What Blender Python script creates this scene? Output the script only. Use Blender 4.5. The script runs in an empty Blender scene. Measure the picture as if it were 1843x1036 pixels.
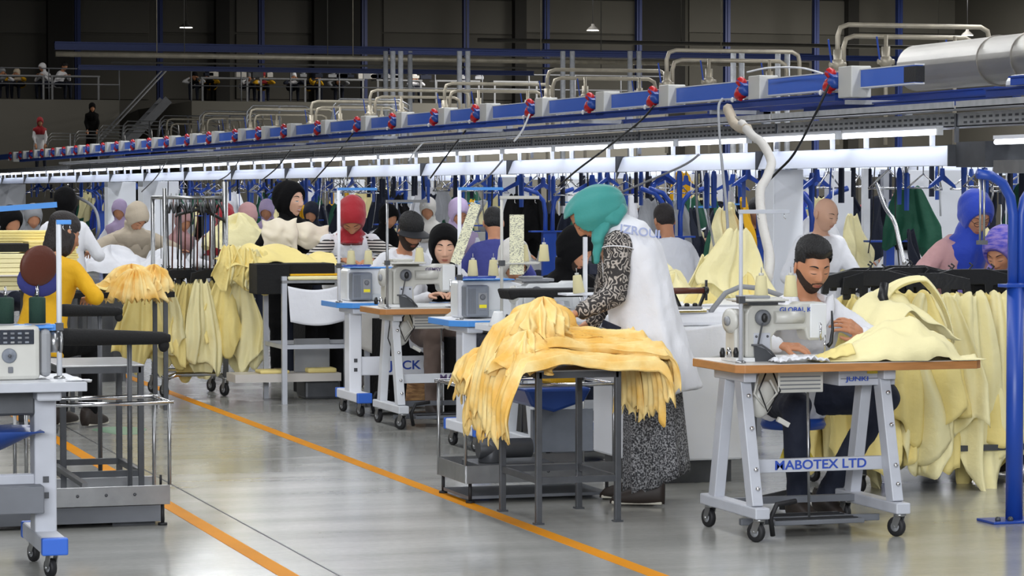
import bpy, bmesh, math, random
import numpy as np
from mathutils import Vector, Matrix, Euler
from mathutils import noise as mnoise
C = bpy.context.scene.collection
S = bpy.context.scene
PI = math.pi
R = math.radians
# ------------------------------------------------------------------ camera, world, exposure
YAW = 17.55; PITCH = 2.0; EYE = 1.55; FPX = 5000.0
cam_d = bpy.data.cameras.new('camera'); cam = bpy.data.objects.new('camera', cam_d); C.objects.link(cam)
cam.location = (0, 0, EYE); cam.rotation_euler = (R(90-PITCH), 0, R(-YAW))
cam_d.sensor_width = 36; cam_d.lens = FPX/1843*36; cam_d.clip_end = 400; cam_d.clip_start = 0.5
S.camera = cam
S.view_settings.view_transform = 'Standard'; S.view_settings.look = 'None'
S.view_settings.gamma = 1; S.view_settings.use_curve_mapping = False
S.view_settings.exposure = 0.8
w = bpy.data.worlds.new('world'); S.world = w; w.use_nodes = True
w.node_tree.nodes['Background'].inputs[0].default_value = (0.75, 0.82, 1, 1)
w.node_tree.nodes['Background'].inputs[1].default_value = 0.12
def area(name, loc, sx, sy, energy, col=(1,1,1), rot=(0,0,0), spread=180):
    l = bpy.data.lights.new(name, 'AREA'); l.shape = 'RECTANGLE'; l.size = sx; l.size_y = sy
    l.energy = energy; l.color = col; l.spread = R(spread)
    o = bpy.data.objects.new(name, l); C.objects.link(o); o.location = loc; o.rotation_euler = rot
    return o
# rows of hall lamps that hang above the production floor, running with the aisle
for x_, e_ in ((-3.5, 330), (3.0, 330), (9.0, 360), (15.0, 360), (22.0, 360)):
    area('hall_lamp_row', (x_, 18, 5.0), 0.5, 26, e_, (0.95, 0.97, 1))
for x_ in (3.0, 10.0, 17.0, 25.0):
    area('hall_lamp_row', (x_, 44, 6.8), 0.35, 18, 420, (0.95, 0.97, 1))
for x_, e_ in ((10, 120), (29, 1100), (43, 3200)):
    area('far_wall_fill', (x_, 84, 9.2), 3, 10, e_, (1, 0.96, 0.9))  # added fill lights that brighten the far wall, strongest at the right
area('front_fill', (-2.5, -2.5, 3.8), 9, 3.0, 1000, (0.93, 0.96, 1), (R(62), 0, R(-22)))  # added area light behind the camera, a frontal fill for upright surfaces

# ------------------------------------------------------------------ helpers: pixels to metres (used to measure where a thing stands)
_y = R(YAW); _p = R(PITCH)
_f = np.array([math.sin(_y)*math.cos(_p), math.cos(_y)*math.cos(_p), -math.sin(_p)])
_r = np.array([math.cos(_y), -math.sin(_y), 0.0]); _u = np.cross(_r, _f)
def ray(px, py): return _f+_r*(px-921.5)/FPX-_u*(py-518)/FPX
def atz(px, py, z=0.0):
    d = ray(px, py); return Vector(np.array([0, 0, EYE])+d*((z-EYE)/d[2]))
def atx(px, py, x):
    d = ray(px, py); return Vector(np.array([0, 0, EYE])+d*(x/d[0]))
def aty(px, py, y):
    d = ray(px, py); return Vector(np.array([0, 0, EYE])+d*(y/d[1]))
def lin(c):
    if isinstance(c, str): c = tuple(int(c[i:i+2], 16)/255 for i in (0, 2, 4))
    return tuple((v/12.92 if v <= .04045 else ((v+.055)/1.055)**2.4) for v in c)+(1,)
# ------------------------------------------------------------------ materials
M = {}
def mat(name, col, rough=.5, metal=0, bump=0, bscale=40, var=0, vscale=3, emit=0, spec=None, sheen=0, col2=None, alpha=1, trans=0, stretch=(1,1,1), detail=4):
    m = bpy.data.materials.new(name); m.use_nodes = True; nt = m.node_tree; b = nt.nodes['Principled BSDF']
    b.inputs['Base Color'].default_value = lin(col); b.inputs['Roughness'].default_value = rough; b.inputs['Metallic'].default_value = metal
    if spec is not None: b.inputs['Specular IOR Level'].default_value = spec
    if sheen: b.inputs['Sheen Weight'].default_value = sheen
    if alpha < 1: b.inputs['Alpha'].default_value = alpha
    if trans: b.inputs['Transmission Weight'].default_value = trans
    if emit:
        b.inputs['Emission Color'].default_value = lin(col); b.inputs['Emission Strength'].default_value = emit
    tc = nt.nodes.new('ShaderNodeTexCoord'); mp = nt.nodes.new('ShaderNodeMapping'); mp.inputs['Scale'].default_value = stretch
    nt.links.new(tc.outputs['Object'], mp.inputs[0])
    if var or col2:
        n = nt.nodes.new('ShaderNodeTexNoise'); n.inputs['Scale'].default_value = vscale; n.inputs['Detail'].default_value = detail
        nt.links.new(mp.outputs[0], n.inputs[0])
        mx = nt.nodes.new('ShaderNodeMixRGB'); c1 = lin(col); c2 = lin(col2) if col2 else tuple(max(0, v*(1-var)) for v in c1[:3])+(1,)
        mx.inputs[1].default_value = c1; mx.inputs[2].default_value = c2
        rp = nt.nodes.new('ShaderNodeValToRGB'); rp.color_ramp.elements[0].position = .38; rp.color_ramp.elements[1].position = .62
        nt.links.new(n.outputs[0], rp.inputs[0]); nt.links.new(rp.outputs[0], mx.inputs[0]); nt.links.new(mx.outputs[0], b.inputs['Base Color'])
    if bump:
        n2 = nt.nodes.new('ShaderNodeTexNoise'); n2.inputs['Scale'].default_value = bscale; n2.inputs['Detail'].default_value = 4
        bp = nt.nodes.new('ShaderNodeBump'); bp.inputs['Strength'].default_value = bump; bp.inputs['Distance'].default_value = .02
        nt.links.new(mp.outputs[0], n2.inputs[0]); nt.links.new(n2.outputs[0], bp.inputs['Height']); nt.links.new(bp.outputs[0], b.inputs['Normal'])
    M[name] = m; return m
mat('white_paint', 'e6e8ee', .45, var=.05)
mat('white_enamel', 'dddfe0', .32, var=.06, vscale=8)
mat('beige_enamel', 'c3c2bb', .34, var=.07, vscale=8)
mat('column_white', 'e9ecf2', .5)
mat('grey_paint', '8e9094', .45, var=.1, vscale=6)
mat('frame_grey', 'b9bcc4', .4, var=.08, vscale=7)
mat('frame_light', 'd2d5da', .4, var=.08, vscale=7)
mat('dark_steel', '55575b', .42, .35, var=.2, vscale=9)
mat('mid_grey', '6b6e74', .5, var=.12, vscale=6)
mat('steel', 'a8a9aa', .3, .85, var=.15, vscale=9)
mat('chrome', 'd6d6d8', .14, 1)
mat('aluminium', 'b8bac0', .35, .7)
mat('galvanised', 'b0b2b5', .42, .15, var=.2, vscale=12)
mat('pipe_cream', 'b3aa97', .42, .35, var=.2, vscale=6)
mat('black_rubber', '17171a', .6)
mat('black_plastic', '101114', .45, bump=.1, bscale=60)
mat('black_pad', '0b0b0c', .85, bump=.25, bscale=90)
mat('dark_green', '16382c', .75, bump=.4, bscale=220, stretch=(1,1,4))
mat('blue_paint', '1f46a2', .38, var=.08)
mat('deep_blue', '183681', .38, var=.1)
mat('blue_beam', '3a66c8', .42)
mat('sky_blue', '4a8fda', .45)
mat('cap_blue', '2d62c4', .45)
mat('dark_blue_plastic', '1b3f86', .4)
mat('navy_far', '141c3c', .6)
mat('red_plastic', 'b4171b', .4)
mat('plug_blue', '23489a', .4)
mat('box_grey', 'c3c3be', .5)
mat('busbar_white', 'd6d7da', .45)
mat('yellow_sticker', 'e4d629', .5)
mat('thread_cream', 'e9dfae', .8, bump=.5, bscale=260, stretch=(1,1,5))
mat('thread_yellow', 'e6cf4c', .8, bump=.4, bscale=200)
mat('wood_edge', 'b27a45', .5, var=.15, vscale=9, stretch=(1,1,6))
mat('wood_top', 'd3cdc6', .38, var=.04)
mat('skin', 'bf8766', .5, var=.08, vscale=9, spec=.35)
mat('skin_light', 'dcae94', .48, var=.06, vscale=9, spec=.35)
mat('skin_dark', '9a6446', .5, var=.08, vscale=9, spec=.35)
mat('hair_black', '0d0c0d', .55, bump=.6, bscale=160, stretch=(1,1,.25))
mat('hair_brown', '1d1513', .55, bump=.6, bscale=160, stretch=(1,1,.25))
mat('beard', '37271e', .85, bump=.4, bscale=220)
mat('lip', 'a35a4e', .45)
mat('eye_dark', '140d0b', .35)
mat('cloth_black', '08080a', .9, bump=.3, bscale=35, spec=.2)
mat('foil', 'a29e96', .38, .6, bump=.5, bscale=5, var=.2, vscale=4, stretch=(1, .3, 1))
mat('cloth_teal', '338a84', .75, bump=.15, bscale=25, sheen=.2)
mat('cloth_red', 'a11424', .75, bump=.25, bscale=30, sheen=.2)
mat('cloth_blue', '1a3cae', .75, bump=.25, bscale=30, sheen=.2)
mat('cloth_violet', '3a3cae', .75, bump=.3, bscale=30, col2='8a76b8', vscale=18, stretch=(1,1,4))
mat('cloth_white', 'e4e5ea', .8, bump=.35, bscale=16, sheen=.1)
mat('cloth_offwhite', 'cfccc6', .8, bump=.35, bscale=16)
mat('cloth_grey', '8d8f93', .8, bump=.35, bscale=16)
mat('cloth_pink', 'bd9393', .8, bump=.35, bscale=18)
mat('cloth_mustard', 'e0aa10', .8, bump=.35, bscale=18)
mat('cloth_yellow', 'f2df92', .75, bump=.45, bscale=14, var=.07, vscale=4)
mat('cloth_pale', 'f3e9b4', .75, bump=.45, bscale=14, var=.05, vscale=4)
mat('cloth_gold', 'e6b658', .75, bump=.5, bscale=14, col2='f4db98', vscale=6)  # paler second tone paints in highlights against the deeper fold troughs
mat('cloth_cream', 'eee4cf', .75, bump=.25, bscale=10)
mat('cloth_navy', '151c2f', .8, bump=.3, bscale=25)
mat('cloth_denim', '1f2a4a', .85, bump=.3, bscale=25)
mat('cloth_green', '17553f', .7, bump=.4, bscale=18)
mat('cloth_brown', '6f5f57', .85, bump=.3, bscale=18)
mat('cloth_taupe', '8c7f7b', .85, bump=.3, bscale=18)
mat('brown_leather', '5a2b1c', .5, bump=.15, bscale=50)
mat('brown_shoe', '2a211c', .6)
mat('tan_shoe', 'b0926c', .7)
mat('sole', 'c8c3b4', .7)
mat('hood_blue', '3a3f86', .8, bump=.3, bscale=20)
mat('cap_black', '15171d', .7)
mat('orange_line', 'd98c00', .6, spec=.15, var=.1, vscale=2)
mat('lamp_emit', 'fff8e8', .5, emit=6)
mat('tube_emit', 'eef3ff', .5, emit=3.6)
mat('fascia', 'dde3f2', .45)
mat('panel_blue', '2a4fae', .5)
mat('paper', 'ece9dc', .7)
mat('ink_blue', '2c4aa6', .5)
mat('ink_purple', '5a4a72', .5)
mat('ink_faded', '9aa3c4', .6)
mat('display', '2a2f3a', .25, var=.3, vscale=60)
mat('far_wall', '57554f', .85, var=.08, vscale=.25)
mat('far_panel', '605e58', .8, var=.06, vscale=.3)
mat('far_dark', '2c2b29', .85)
mat('mezz_front', '6a6861', .85, var=.12, vscale=.3)
mat('plastic_clear', 'dfe6ea', .15, alpha=.45)
mat('motor_grey', '7c828c', .45, var=.1, vscale=12)
def patterned(name, c1, c2, kind, scale, stretch=(1,1,1), thr=.5, soft=.04):
    m = bpy.data.materials.new(name); m.use_nodes = True; nt = m.node_tree; b = nt.nodes['Principled BSDF']; b.inputs['Roughness'].default_value = .8
    tc = nt.nodes.new('ShaderNodeTexCoord'); mp = nt.nodes.new('ShaderNodeMapping'); mp.inputs['Scale'].default_value = stretch
    nt.links.new(tc.outputs['Object'], mp.inputs[0])
    if kind == 'wave':
        t = nt.nodes.new('ShaderNodeTexWave'); t.inputs['Scale'].default_value = scale; t.inputs['Distortion'].default_value = 1.2; t.inputs['Detail'].default_value = 2; out = t.outputs['Fac']
        t.bands_direction = 'Z'
    elif kind == 'noise':
        t = nt.nodes.new('ShaderNodeTexNoise'); t.inputs['Scale'].default_value = scale; t.inputs['Detail'].default_value = 3; out = t.outputs[0]
    else:
        t = nt.nodes.new('ShaderNodeTexNoise'); t.inputs['Scale'].default_value = scale*.35; t.inputs['Detail'].default_value = 1
        mu = nt.nodes.new('ShaderNodeMath'); mu.operation = 'MULTIPLY'; mu.inputs[1].default_value = 42
        si = nt.nodes.new('ShaderNodeMath'); si.operation = 'SINE'
        nt.links.new(mp.outputs[0], t.inputs[0]); nt.links.new(t.outputs[0], mu.inputs[0]); nt.links.new(mu.outputs[0], si.inputs[0]); out = si.outputs[0]; thr = .5
    if kind != 'marble': nt.links.new(mp.outputs[0], t.inputs[0])
    rp = nt.nodes.new('ShaderNodeValToRGB'); rp.color_ramp.elements[0].position = max(0, thr-soft); rp.color_ramp.elements[1].position = min(1, thr+soft)
    rp.color_ramp.elements[0].color = lin(c1); rp.color_ramp.elements[1].color = lin(c2)
    nt.links.new(out, rp.inputs[0]); nt.links.new(rp.outputs[0], b.inputs['Base Color']); M[name] = m
patterned('marbled_cloth', '2f2c2c', 'b0a8a0', 'marble', 62, soft=.4)
patterned('speckled_cloth', '2b2b2f', '9a9a9c', 'noise', 120, thr=.53, soft=.08)
patterned('striped_cloth', '1f1f21', 'd8d2cc', 'wave', 14, stretch=(.3,.3,1), thr=.5, soft=.08)
patterned('checked_cloth', '222224', 'd8d4d0', 'noise', 45, stretch=(1,1,1), thr=.5, soft=.05)
patterned('printed_tag', '8a8a80', 'eceaca', 'noise', 190, stretch=(.6,1,1.5), thr=.44, soft=.08)

# ------------------------------------------------------------------ mesh builder
def frame_of(d):
    d = Vector(d).normalized(); a = Vector((0,0,1)) if abs(d.z) < .95 else Vector((1,0,0))
    x = a.cross(d).normalized(); return x, d.cross(x).normalized(), d
class MB:
    def __init__(s): s.v = []; s.f = []; s.mi = []; s.m = 0; s.sm = []; s.smooth = False
    def add(s, vs, fs, smooth=None):
        n = len(s.v); s.v += [tuple(v) for v in vs]; s.f += [tuple(i+n for i in f) for f in fs]; s.mi += [s.m]*len(fs)
        s.sm += [s.smooth if smooth is None else smooth]*len(fs); return s
    def box(s, c, d, rot=None, taper=(1,1)):
        c = Vector(c); hx, hy, hz = d[0]/2, d[1]/2, d[2]/2; vs = []
        for z in (-1,1):
            tx, ty = taper if z > 0 else (1,1)
            for x, y in ((-1,-1),(1,-1),(1,1),(-1,1)): vs.append(Vector((x*hx*tx, y*hy*ty, z*hz)))
        if rot is not None:
            e = rot if isinstance(rot, Matrix) else Euler(rot).to_matrix(); vs = [e @ v for v in vs]
        return s.add([v+c for v in vs], [(3,2,1,0),(4,5,6,7),(0,1,5,4),(1,2,6,5),(2,3,7,6),(3,0,4,7)], False)
    def b2(s, a, b): # box between two corners
        return s.box([(a[i]+b[i])/2 for i in range(3)], [abs(a[i]-b[i]) for i in range(3)])
    def bar(s, p, q, w, h=None, up=None):
        p, q = Vector(p), Vector(q); d = q-p; h = h or w; x, y, z = frame_of(d)
        if up is not None:
            y = Vector(up); y = (y-z*y.dot(z)).normalized(); x = y.cross(z)
        m = Matrix((x, y, z)).transposed(); return s.box((p+q)/2, (w, h, d.length), m)
    def cyl(s, p, q, r0, r1=None, n=12, smooth=True):
        r1 = r0 if r1 is None else r1; p, q = Vector(p), Vector(q); x, y, z = frame_of(q-p); vs = []
        for c, r in ((p, r0), (q, r1)):
            for i in range(n):
                a = 2*PI*i/n; vs.append(c+x*math.cos(a)*r+y*math.sin(a)*r)
        s.add(vs, [(i, (i+1)%n, n+(i+1)%n, n+i) for i in range(n)], smooth)
        k = len(s.v)-2*n
        s.f += [tuple(k+i for i in range(n-1,-1,-1)), tuple(k+n+i for i in range(n))]; s.mi += [s.m]*2; s.sm += [False]*2
        return s
    def tube(s, pts, r, n=8, caps=True, sy=1.0):
        pts = [Vector(p) for p in pts]; rr = r if hasattr(r, '__len__') else [r]*len(pts); vs = []; px = None
        for i, p in enumerate(pts):
            d = (pts[min(i+1, len(pts)-1)]-pts[max(i-1, 0)]); x, y, z = frame_of(d)
            if px is not None:
                x = (px-z*px.dot(z)); x = x.normalized() if x.length > 1e-6 else frame_of(d)[0]; y = z.cross(x)
            px = x
            for k in range(n):
                a = 2*PI*k/n; vs.append(p+x*math.cos(a)*rr[i]+y*math.sin(a)*rr[i]*sy)
        fs = [(i*n+k, i*n+(k+1)%n, (i+1)*n+(k+1)%n, (i+1)*n+k) for i in range(len(pts)-1) for k in range(n)]
        if caps: fs += [tuple(range(n-1,-1,-1)), tuple((len(pts)-1)*n+k for k in range(n))]
        return s.add(vs, fs, True)
    def lathe(s, prof, o=(0,0,0), axis=(0,0,1), n=20, smooth=True):
        x, y, z = frame_of(axis); o = Vector(o); vs = []
        for r, h in prof:
            for k in range(n):
                a = 2*PI*k/n; vs.append(o+z*h+x*math.cos(a)*r+y*math.sin(a)*r)
        m = len(prof); fs = [(i*n+k, i*n+(k+1)%n, (i+1)*n+(k+1)%n, (i+1)*n+k) for i in range(m-1) for k in range(n)]
        fs += [tuple(range(n-1,-1,-1)), tuple((m-1)*n+k for k in range(n))]
        return s.add(vs, fs, smooth)
    def ell(s, c, r, n=16, m=10, rot=None):
        c = Vector(c); vs = []; e = Euler(rot).to_matrix() if rot else None
        for i in range(m+1):
            t = PI*i/m; 
            for k in range(n):
                a = 2*PI*k/n; v = Vector((math.sin(max(t,.02) if i < m else .02)*math.cos(a)*r[0], math.sin(max(t,.02) if i < m else .02)*math.sin(a)*r[1], -math.cos(t)*r[2]))
                vs.append(c+(e @ v if e else v))
        fs = [(i*n+k, i*n+(k+1)%n, (i+1)*n+(k+1)%n, (i+1)*n+k) for i in range(m) for k in range(n)]
        fs += [tuple(range(n-1,-1,-1)), tuple(m*n+k for k in range(n))]
        return s.add(vs, fs, True)
    def prism(s, pts, h0, h1, ax='z', rnd=None):
        # outline of 2D points pushed along an axis; 'y': points are (x,z); 'x': points are (y,z)
        n = len(pts); 
        def P3(p, h): return {'z': (p[0], p[1], h), 'y': (p[0], h, p[1]), 'x': (h, p[0], p[1])}[ax]
        vs = [P3(p, h0) for p in pts]+[P3(p, h1) for p in pts]
        area2 = sum(pts[i][0]*pts[(i+1)%n][1]-pts[(i+1)%n][0]*pts[i][1] for i in range(n)); flip = (area2 < 0) ^ (ax == 'y') ^ (h1 < h0)
        a, b = tuple(range(n-1,-1,-1)), tuple(n+i for i in range(n)); sd = [(i, (i+1)%n, n+(i+1)%n, n+i) for i in range(n)]
        fs = [a, b]+sd
        if flip: fs = [f[::-1] for f in fs]
        return s.add(vs, fs, False)
    def grid(s, fn, nu, nv, close_u=False, smooth=True):
        vs = [fn(i/(nu if close_u else nu-1), j/(nv-1)) for j in range(nv) for i in range(nu)]; w = nu if close_u else nu-1
        return s.add(vs, [(j*nu+i, j*nu+(i+1)%nu, (j+1)*nu+(i+1)%nu, (j+1)*nu+i) for j in range(nv-1) for i in range(w)], smooth)
    def mesh(s, name, mats):
        me = bpy.data.meshes.new(name); me.from_pydata(s.v, [], s.f)
        for m in (mats if isinstance(mats, (list, tuple)) else [mats]): me.materials.append(M[m] if isinstance(m, str) else m)
        me.polygons.foreach_set('material_index', s.mi); me.polygons.foreach_set('use_smooth', s.sm); me.update(); return me
    def build(s, name, mats, parent=None, loc=None, rot=None, bevel=0, solid=0, sub=0):
        o = bpy.data.objects.new(name, s.mesh(name, mats)); C.objects.link(o)
        if parent: o.parent = parent
        if loc is not None: o.location = loc
        if rot is not None: o.rotation_euler = rot
        if solid: m = o.modifiers.new('thickness', 'SOLIDIFY'); m.thickness = solid; m.offset = 0
        if bevel: m = o.modifiers.new('bevel', 'BEVEL'); m.width = bevel; m.segments = 2; m.limit_method = 'ANGLE'; m.angle_limit = R(40)
        if sub: m = o.modifiers.new('subdivision', 'SUBSURF'); m.levels = sub; m.render_levels = sub
        return o
def tag(o, label=None, cat=None, group=None, kind=None):
    if label: o['label'] = label
    if cat: o['category'] = cat
    if group: o['group'] = group
    if kind: o['kind'] = kind
    return o
def empty(name, loc, rz=0, label=None, cat=None, group=None, scale=1):
    o = bpy.data.objects.new(name, None); C.objects.link(o); o.location = loc; o.rotation_euler = (0, 0, rz); o.empty_display_size = .05
    if scale != 1: o.scale = (scale,)*3
    return tag(o, label, cat, group)
KIDS = {}
def copy_tree(o, parent=None):
    c = o.copy(); C.objects.link(c); c.parent = parent
    kids = [k for k in C.objects if k.parent == o] if o.name not in KIDS else KIDS[o.name]
    KIDS[o.name] = kids
    for ch in kids: copy_tree(ch, c)
    return c
def dup(o, loc, rz=None, label=None, group=None, scale=None, rot=None):
    c = copy_tree(o); c.location = loc
    if rz is not None: c.rotation_euler = (0, 0, rz)
    if rot is not None: c.rotation_euler = rot
    if label: c['label'] = label
    if group: c['group'] = group
    if scale: c.scale = scale if hasattr(scale, '__len__') else (scale,)*3
    return c
class Proto:
    """first use moves the prototype itself, later uses copy it"""
    def __init__(s, o): s.o = o; s.used = False
    def put(s, loc, rz=0, label=None, group=None, scale=None, rot=None):
        if not s.used:
            s.used = True; o = s.o; KIDS[o.name] = [k for k in C.objects if k.parent == o]
            o.location = loc; o.rotation_euler = rot if rot is not None else (0, 0, rz)
            if label: o['label'] = label
            if group: o['group'] = group
            if scale: o.scale = scale if hasattr(scale, '__len__') else (scale,)*3
            return o
        return dup(s.o, loc, rz, label, group, scale or s.o.scale, rot)
def text_mesh(body, size, ext, matname, parent, loc, rot, sx=1, name='lettering', label=None, shear=0):
    cu = bpy.data.curves.new('lettering', 'FONT'); cu.body = body; cu.size = size; cu.extrude = ext; cu.align_x = 'CENTER'; cu.align_y = 'CENTER'; cu.offset = size*.018; cu.shear = shear
    t = bpy.data.objects.new('lettering_source', cu); C.objects.link(t); dg = bpy.context.evaluated_depsgraph_get(); dg.update()
    me = bpy.data.meshes.new_from_object(t.evaluated_get(dg)); bpy.data.objects.remove(t); me.materials.clear(); me.materials.append(M[matname])
    o = bpy.data.objects.new(name, me); C.objects.link(o); o.parent = parent; o.location = loc; o.rotation_euler = rot; o.scale = (sx, 1, 1)
    if label: o['label'] = label
    return o
ORD = ['nearest', 'second', 'third', 'fourth', 'fifth', 'sixth', 'seventh', 'eighth', 'ninth', 'tenth', 'eleventh', 'twelfth', 'thirteenth', 'fourteenth', 'fifteenth', 'sixteenth', 'seventeenth', 'eighteenth', 'nineteenth', 'twentieth', 'twenty-first', 'twenty-second', 'twenty-third', 'twenty-fourth', 'twenty-fifth', 'twenty-sixth', 'twenty-seventh', 'twenty-eighth']
# ------------------------------------------------------------------ people
def ss(a, b, x):
    t = np.clip((x-a)/(b-a), 0, 1); return t*t*(3-2*t)
def head_grid(nu, nv, feat=1.0, grow=0.0, jaw=1.0):
    """points of the head surface in head space: face towards -Y, up +Z; returns (nv, nu, 3)"""
    th = np.linspace(.03, PI-.03, nv)[:, None]; ph = np.linspace(0, 2*PI, nu, endpoint=False)[None, :]
    dx = np.sin(th)*np.sin(ph); dy = -np.sin(th)*np.cos(ph); dz = -np.cos(th)*np.ones_like(ph)
    x = dx*.077; y = dy*.097; z = dz*.118
    z = np.where(z < 0, z*1.02, z*.98)
    low = ss(.0, -.11, z)
    x = x*(1-.30*low*jaw); y = np.where(y > 0, y*(1-.45*low), y*(1-.06*low)-.004*low)
    y = y+.008*ss(.0, .09, z)*(y > 0)
    front = (dy < 0)*np.clip(-dy*1.6, 0, 1)
    ax = np.abs(x); g = lambda u, s: np.exp(-(u/s)**2)
    if feat:
        nose = np.where(z > -.030, ss(.030, -.030, z)**1.1*.021+.002*g(z-.02, .02), .022*g(z+.030, .0095))
        y = y-feat*front*nose*g(ax, .0085+.006*ss(.01, -.035, z))
        y = y-feat*front*.006*g(ax-.012, .006)*g(z+.033, .007)
        y = y+feat*front*.010*g(ax-.031, .015)*g(z-.010, .012)
        y = y-feat*front*.0050*g(ax-.031, .0105)*g(z-.006, .0075)
        y = y-feat*front*.004*g(ax-.028, .022)*g(z-.032, .008)
        y = y-feat*front*.005*g(ax-.045, .016)*g(z+.018, .02)
        lipw = g(ax, .021); y = y-feat*front*lipw*(.0062*g(z+.056, .0048)+.0068*g(z+.067, .0055)-.004*g(z+.0612, .0022)-.002*g(z+.079, .006))
        y = y-feat*front*.008*g(ax, .022)*g(z+.100, .016)
    P = np.stack([x, y, z], -1)
    if grow:
        n = P/np.linalg.norm(P, axis=-1, keepdims=True); P = P+n*grow
    return P
def add_np(mb, P, closed=True, smooth=True):
    nv, nu, _ = P.shape; vs = P.reshape(-1, 3).tolist()
    fs = [(j*nu+i, j*nu+(i+1)%nu, (j+1)*nu+(i+1)%nu, (j+1)*nu+i) for j in range(nv-1) for i in range(nu)]
    if closed: fs += [tuple(range(nu-1, -1, -1)), tuple((nv-1)*nu+k for k in range(nu))]
    mb.add(vs, fs, smooth)
def xf(P, Mx):
    A = np.array(Mx); return P@A[:3, :3].T+A[:3, 3]
def patch(nu, nv, mask, T, Mx, feat=1.0, base=-.002, jag=0.0, seed=0, jaw=1.0, scale=1.0):
    """shell over the head where mask>0; thickness T rises from its edge"""
    P = head_grid(nu, nv, feat, 0, jaw); m = mask(P[..., 0], P[..., 1], P[..., 2])
    n = P/np.linalg.norm(P, axis=-1, keepdims=True)
    t = base+(T(P[..., 0], P[..., 1], P[..., 2]) if callable(T) else T)*ss(-.15, .8, m)
    if jag: t = t+jag*np.random.RandomState(seed).randn(*t.shape)*ss(.2, 1, m)
    Q = xf((P+n*t[..., None])*scale, Mx).reshape(-1, 3).tolist(); mm = m.reshape(-1) > -.2
    fs = []
    for j in range(nv-1):
        for i in range(nu):
            f = (j*nu+i, j*nu+(i+1)%nu, (j+1)*nu+(i+1)%nu, (j+1)*nu+i)
            if all(mm[k] for k in f): fs.append(f)
    mb = MB(); mb.smooth = True
    if mm[(nv-1)*nu:].all(): fs.append(tuple((nv-1)*nu+k for k in range(nu)))
    from collections import Counter
    ec = Counter(tuple(sorted((f[i], f[(i+1)%len(f)]))) for f in fs for i in range(len(f))); nbr = {}
    for (a_, b_), c_ in ec.items():
        if c_ == 1: nbr.setdefault(a_, []).append(b_); nbr.setdefault(b_, []).append(a_)
    for it in range(5):
        nw = {k: [Q[k][i]*.4+.3*(Q[v[0]][i]+Q[v[1]][i]) for i in range(3)] for k, v in nbr.items() if len(v) == 2}
        for k, q_ in nw.items(): Q[k] = q_
    used = sorted({k for f in fs for k in f}); idx = {k: i for i, k in enumerate(used)}
    return mb.add([Q[k] for k in used], [tuple(idx[k] for k in f) for f in fs], True)
def caps_mb(mb, segs):
    """tapered capsules: (p, q, r0, r1[, flat, up])"""
    for s_ in segs:
        p, q, r0, r1 = Vector(s_[0]), Vector(s_[1]), s_[2], s_[3]; fl = s_[4] if len(s_) > 4 else 1
        d = q-p; L = d.length; n = 14
        x, y, z = frame_of(d)
        if len(s_) > 5:
            y = Vector(s_[5]); y = (y-z*y.dot(z)).normalized(); x = y.cross(z)
        pr = [(r0*math.sin(a), -r0*math.cos(a)) for a in (.1, .5, 1.0, PI/2)]+[(r1*math.sin(a), L-r1*math.cos(a)) for a in (PI/2, PI-1.0, PI-.5, PI-.1)]
        vs = [p+z*h+x*math.cos(2*PI*k/n)*r+y*math.sin(2*PI*k/n)*r*fl for r, h in pr for k in range(n)]; m = len(pr)
        fs = [(i*n+k, i*n+(k+1)%n, (i+1)*n+(k+1)%n, (i+1)*n+k) for i in range(m-1) for k in range(n)]
        fs += [tuple(range(n-1, -1, -1)), tuple((m-1)*n+k for k in range(n))]
        mb.add(vs, fs, True)
def loft(mb, rings, n=28, sup=2.3, fold=None):
    """rings: (centre, right vector, front vector, rx, ry); superellipse sections, capped"""
    vs = []
    for j, (c, xr, yf, rx, ry) in enumerate(rings):
        c, xr, yf = Vector(c), Vector(xr).normalized(), Vector(yf).normalized()
        for k in range(n):
            a = 2*PI*k/n; ca, sa = math.cos(a), math.sin(a); q = (abs(ca)**sup+abs(sa)**sup)**(-1/sup)
            if fold: q *= 1+fold(j/(len(rings)-1), a)
            vs.append(c+xr*ca*q*rx+yf*sa*q*ry)
    m = len(rings); fs = [(i*n+k, i*n+(k+1)%n, (i+1)*n+(k+1)%n, (i+1)*n+k) for i in range(m-1) for k in range(n)]
    fs += [tuple(range(n-1, -1, -1)), tuple((m-1)*n+k for k in range(n))]
    return mb.add(vs, fs, True)
def remeshed(mb, voxel, it=3, extra=None, wr=0, wscale=9, seed=0, name='m', mats='skin'):
    me = mb.mesh(name, mats); o = bpy.data.objects.new('tmp', me); C.objects.link(o)
    m = o.modifiers.new('r', 'REMESH'); m.mode = 'VOXEL'; m.voxel_size = voxel; m.use_smooth_shade = True
    if it: m = o.modifiers.new('s', 'SMOOTH'); m.iterations = it; m.factor = .5
    dg = bpy.context.evaluated_depsgraph_get(); dg.update()
    r = bpy.data.meshes.new_from_object(o.evaluated_get(dg)); bpy.data.objects.remove(o)
    r.materials.clear()
    for k in (mats if isinstance(mats, (list, tuple)) else [mats]): r.materials.append(M[k])
    if wr:
        n = len(r.vertices); co = np.empty(n*3); r.vertices.foreach_get('co', co); co = co.reshape(-1, 3)
        nr = np.empty(n*3); r.vertices.foreach_get('normal', nr); nr = nr.reshape(-1, 3)
        off = np.array([mnoise.noise(Vector((c[0]*wscale+seed, c[1]*wscale, c[2]*wscale*.6)))+.5*mnoise.noise(Vector((c[0]*wscale*2.3, c[1]*wscale*2.3+seed, c[2]*wscale*1.2))) for c in co])
        off = 1-2*np.abs(off)
        co = co+nr*(off*wr)[:, None]; r.vertices.foreach_set('co', co.reshape(-1))
    r.polygons.foreach_set('use_smooth', [True]*len(r.polygons)); r.update(); r.name = name
    return r
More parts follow.
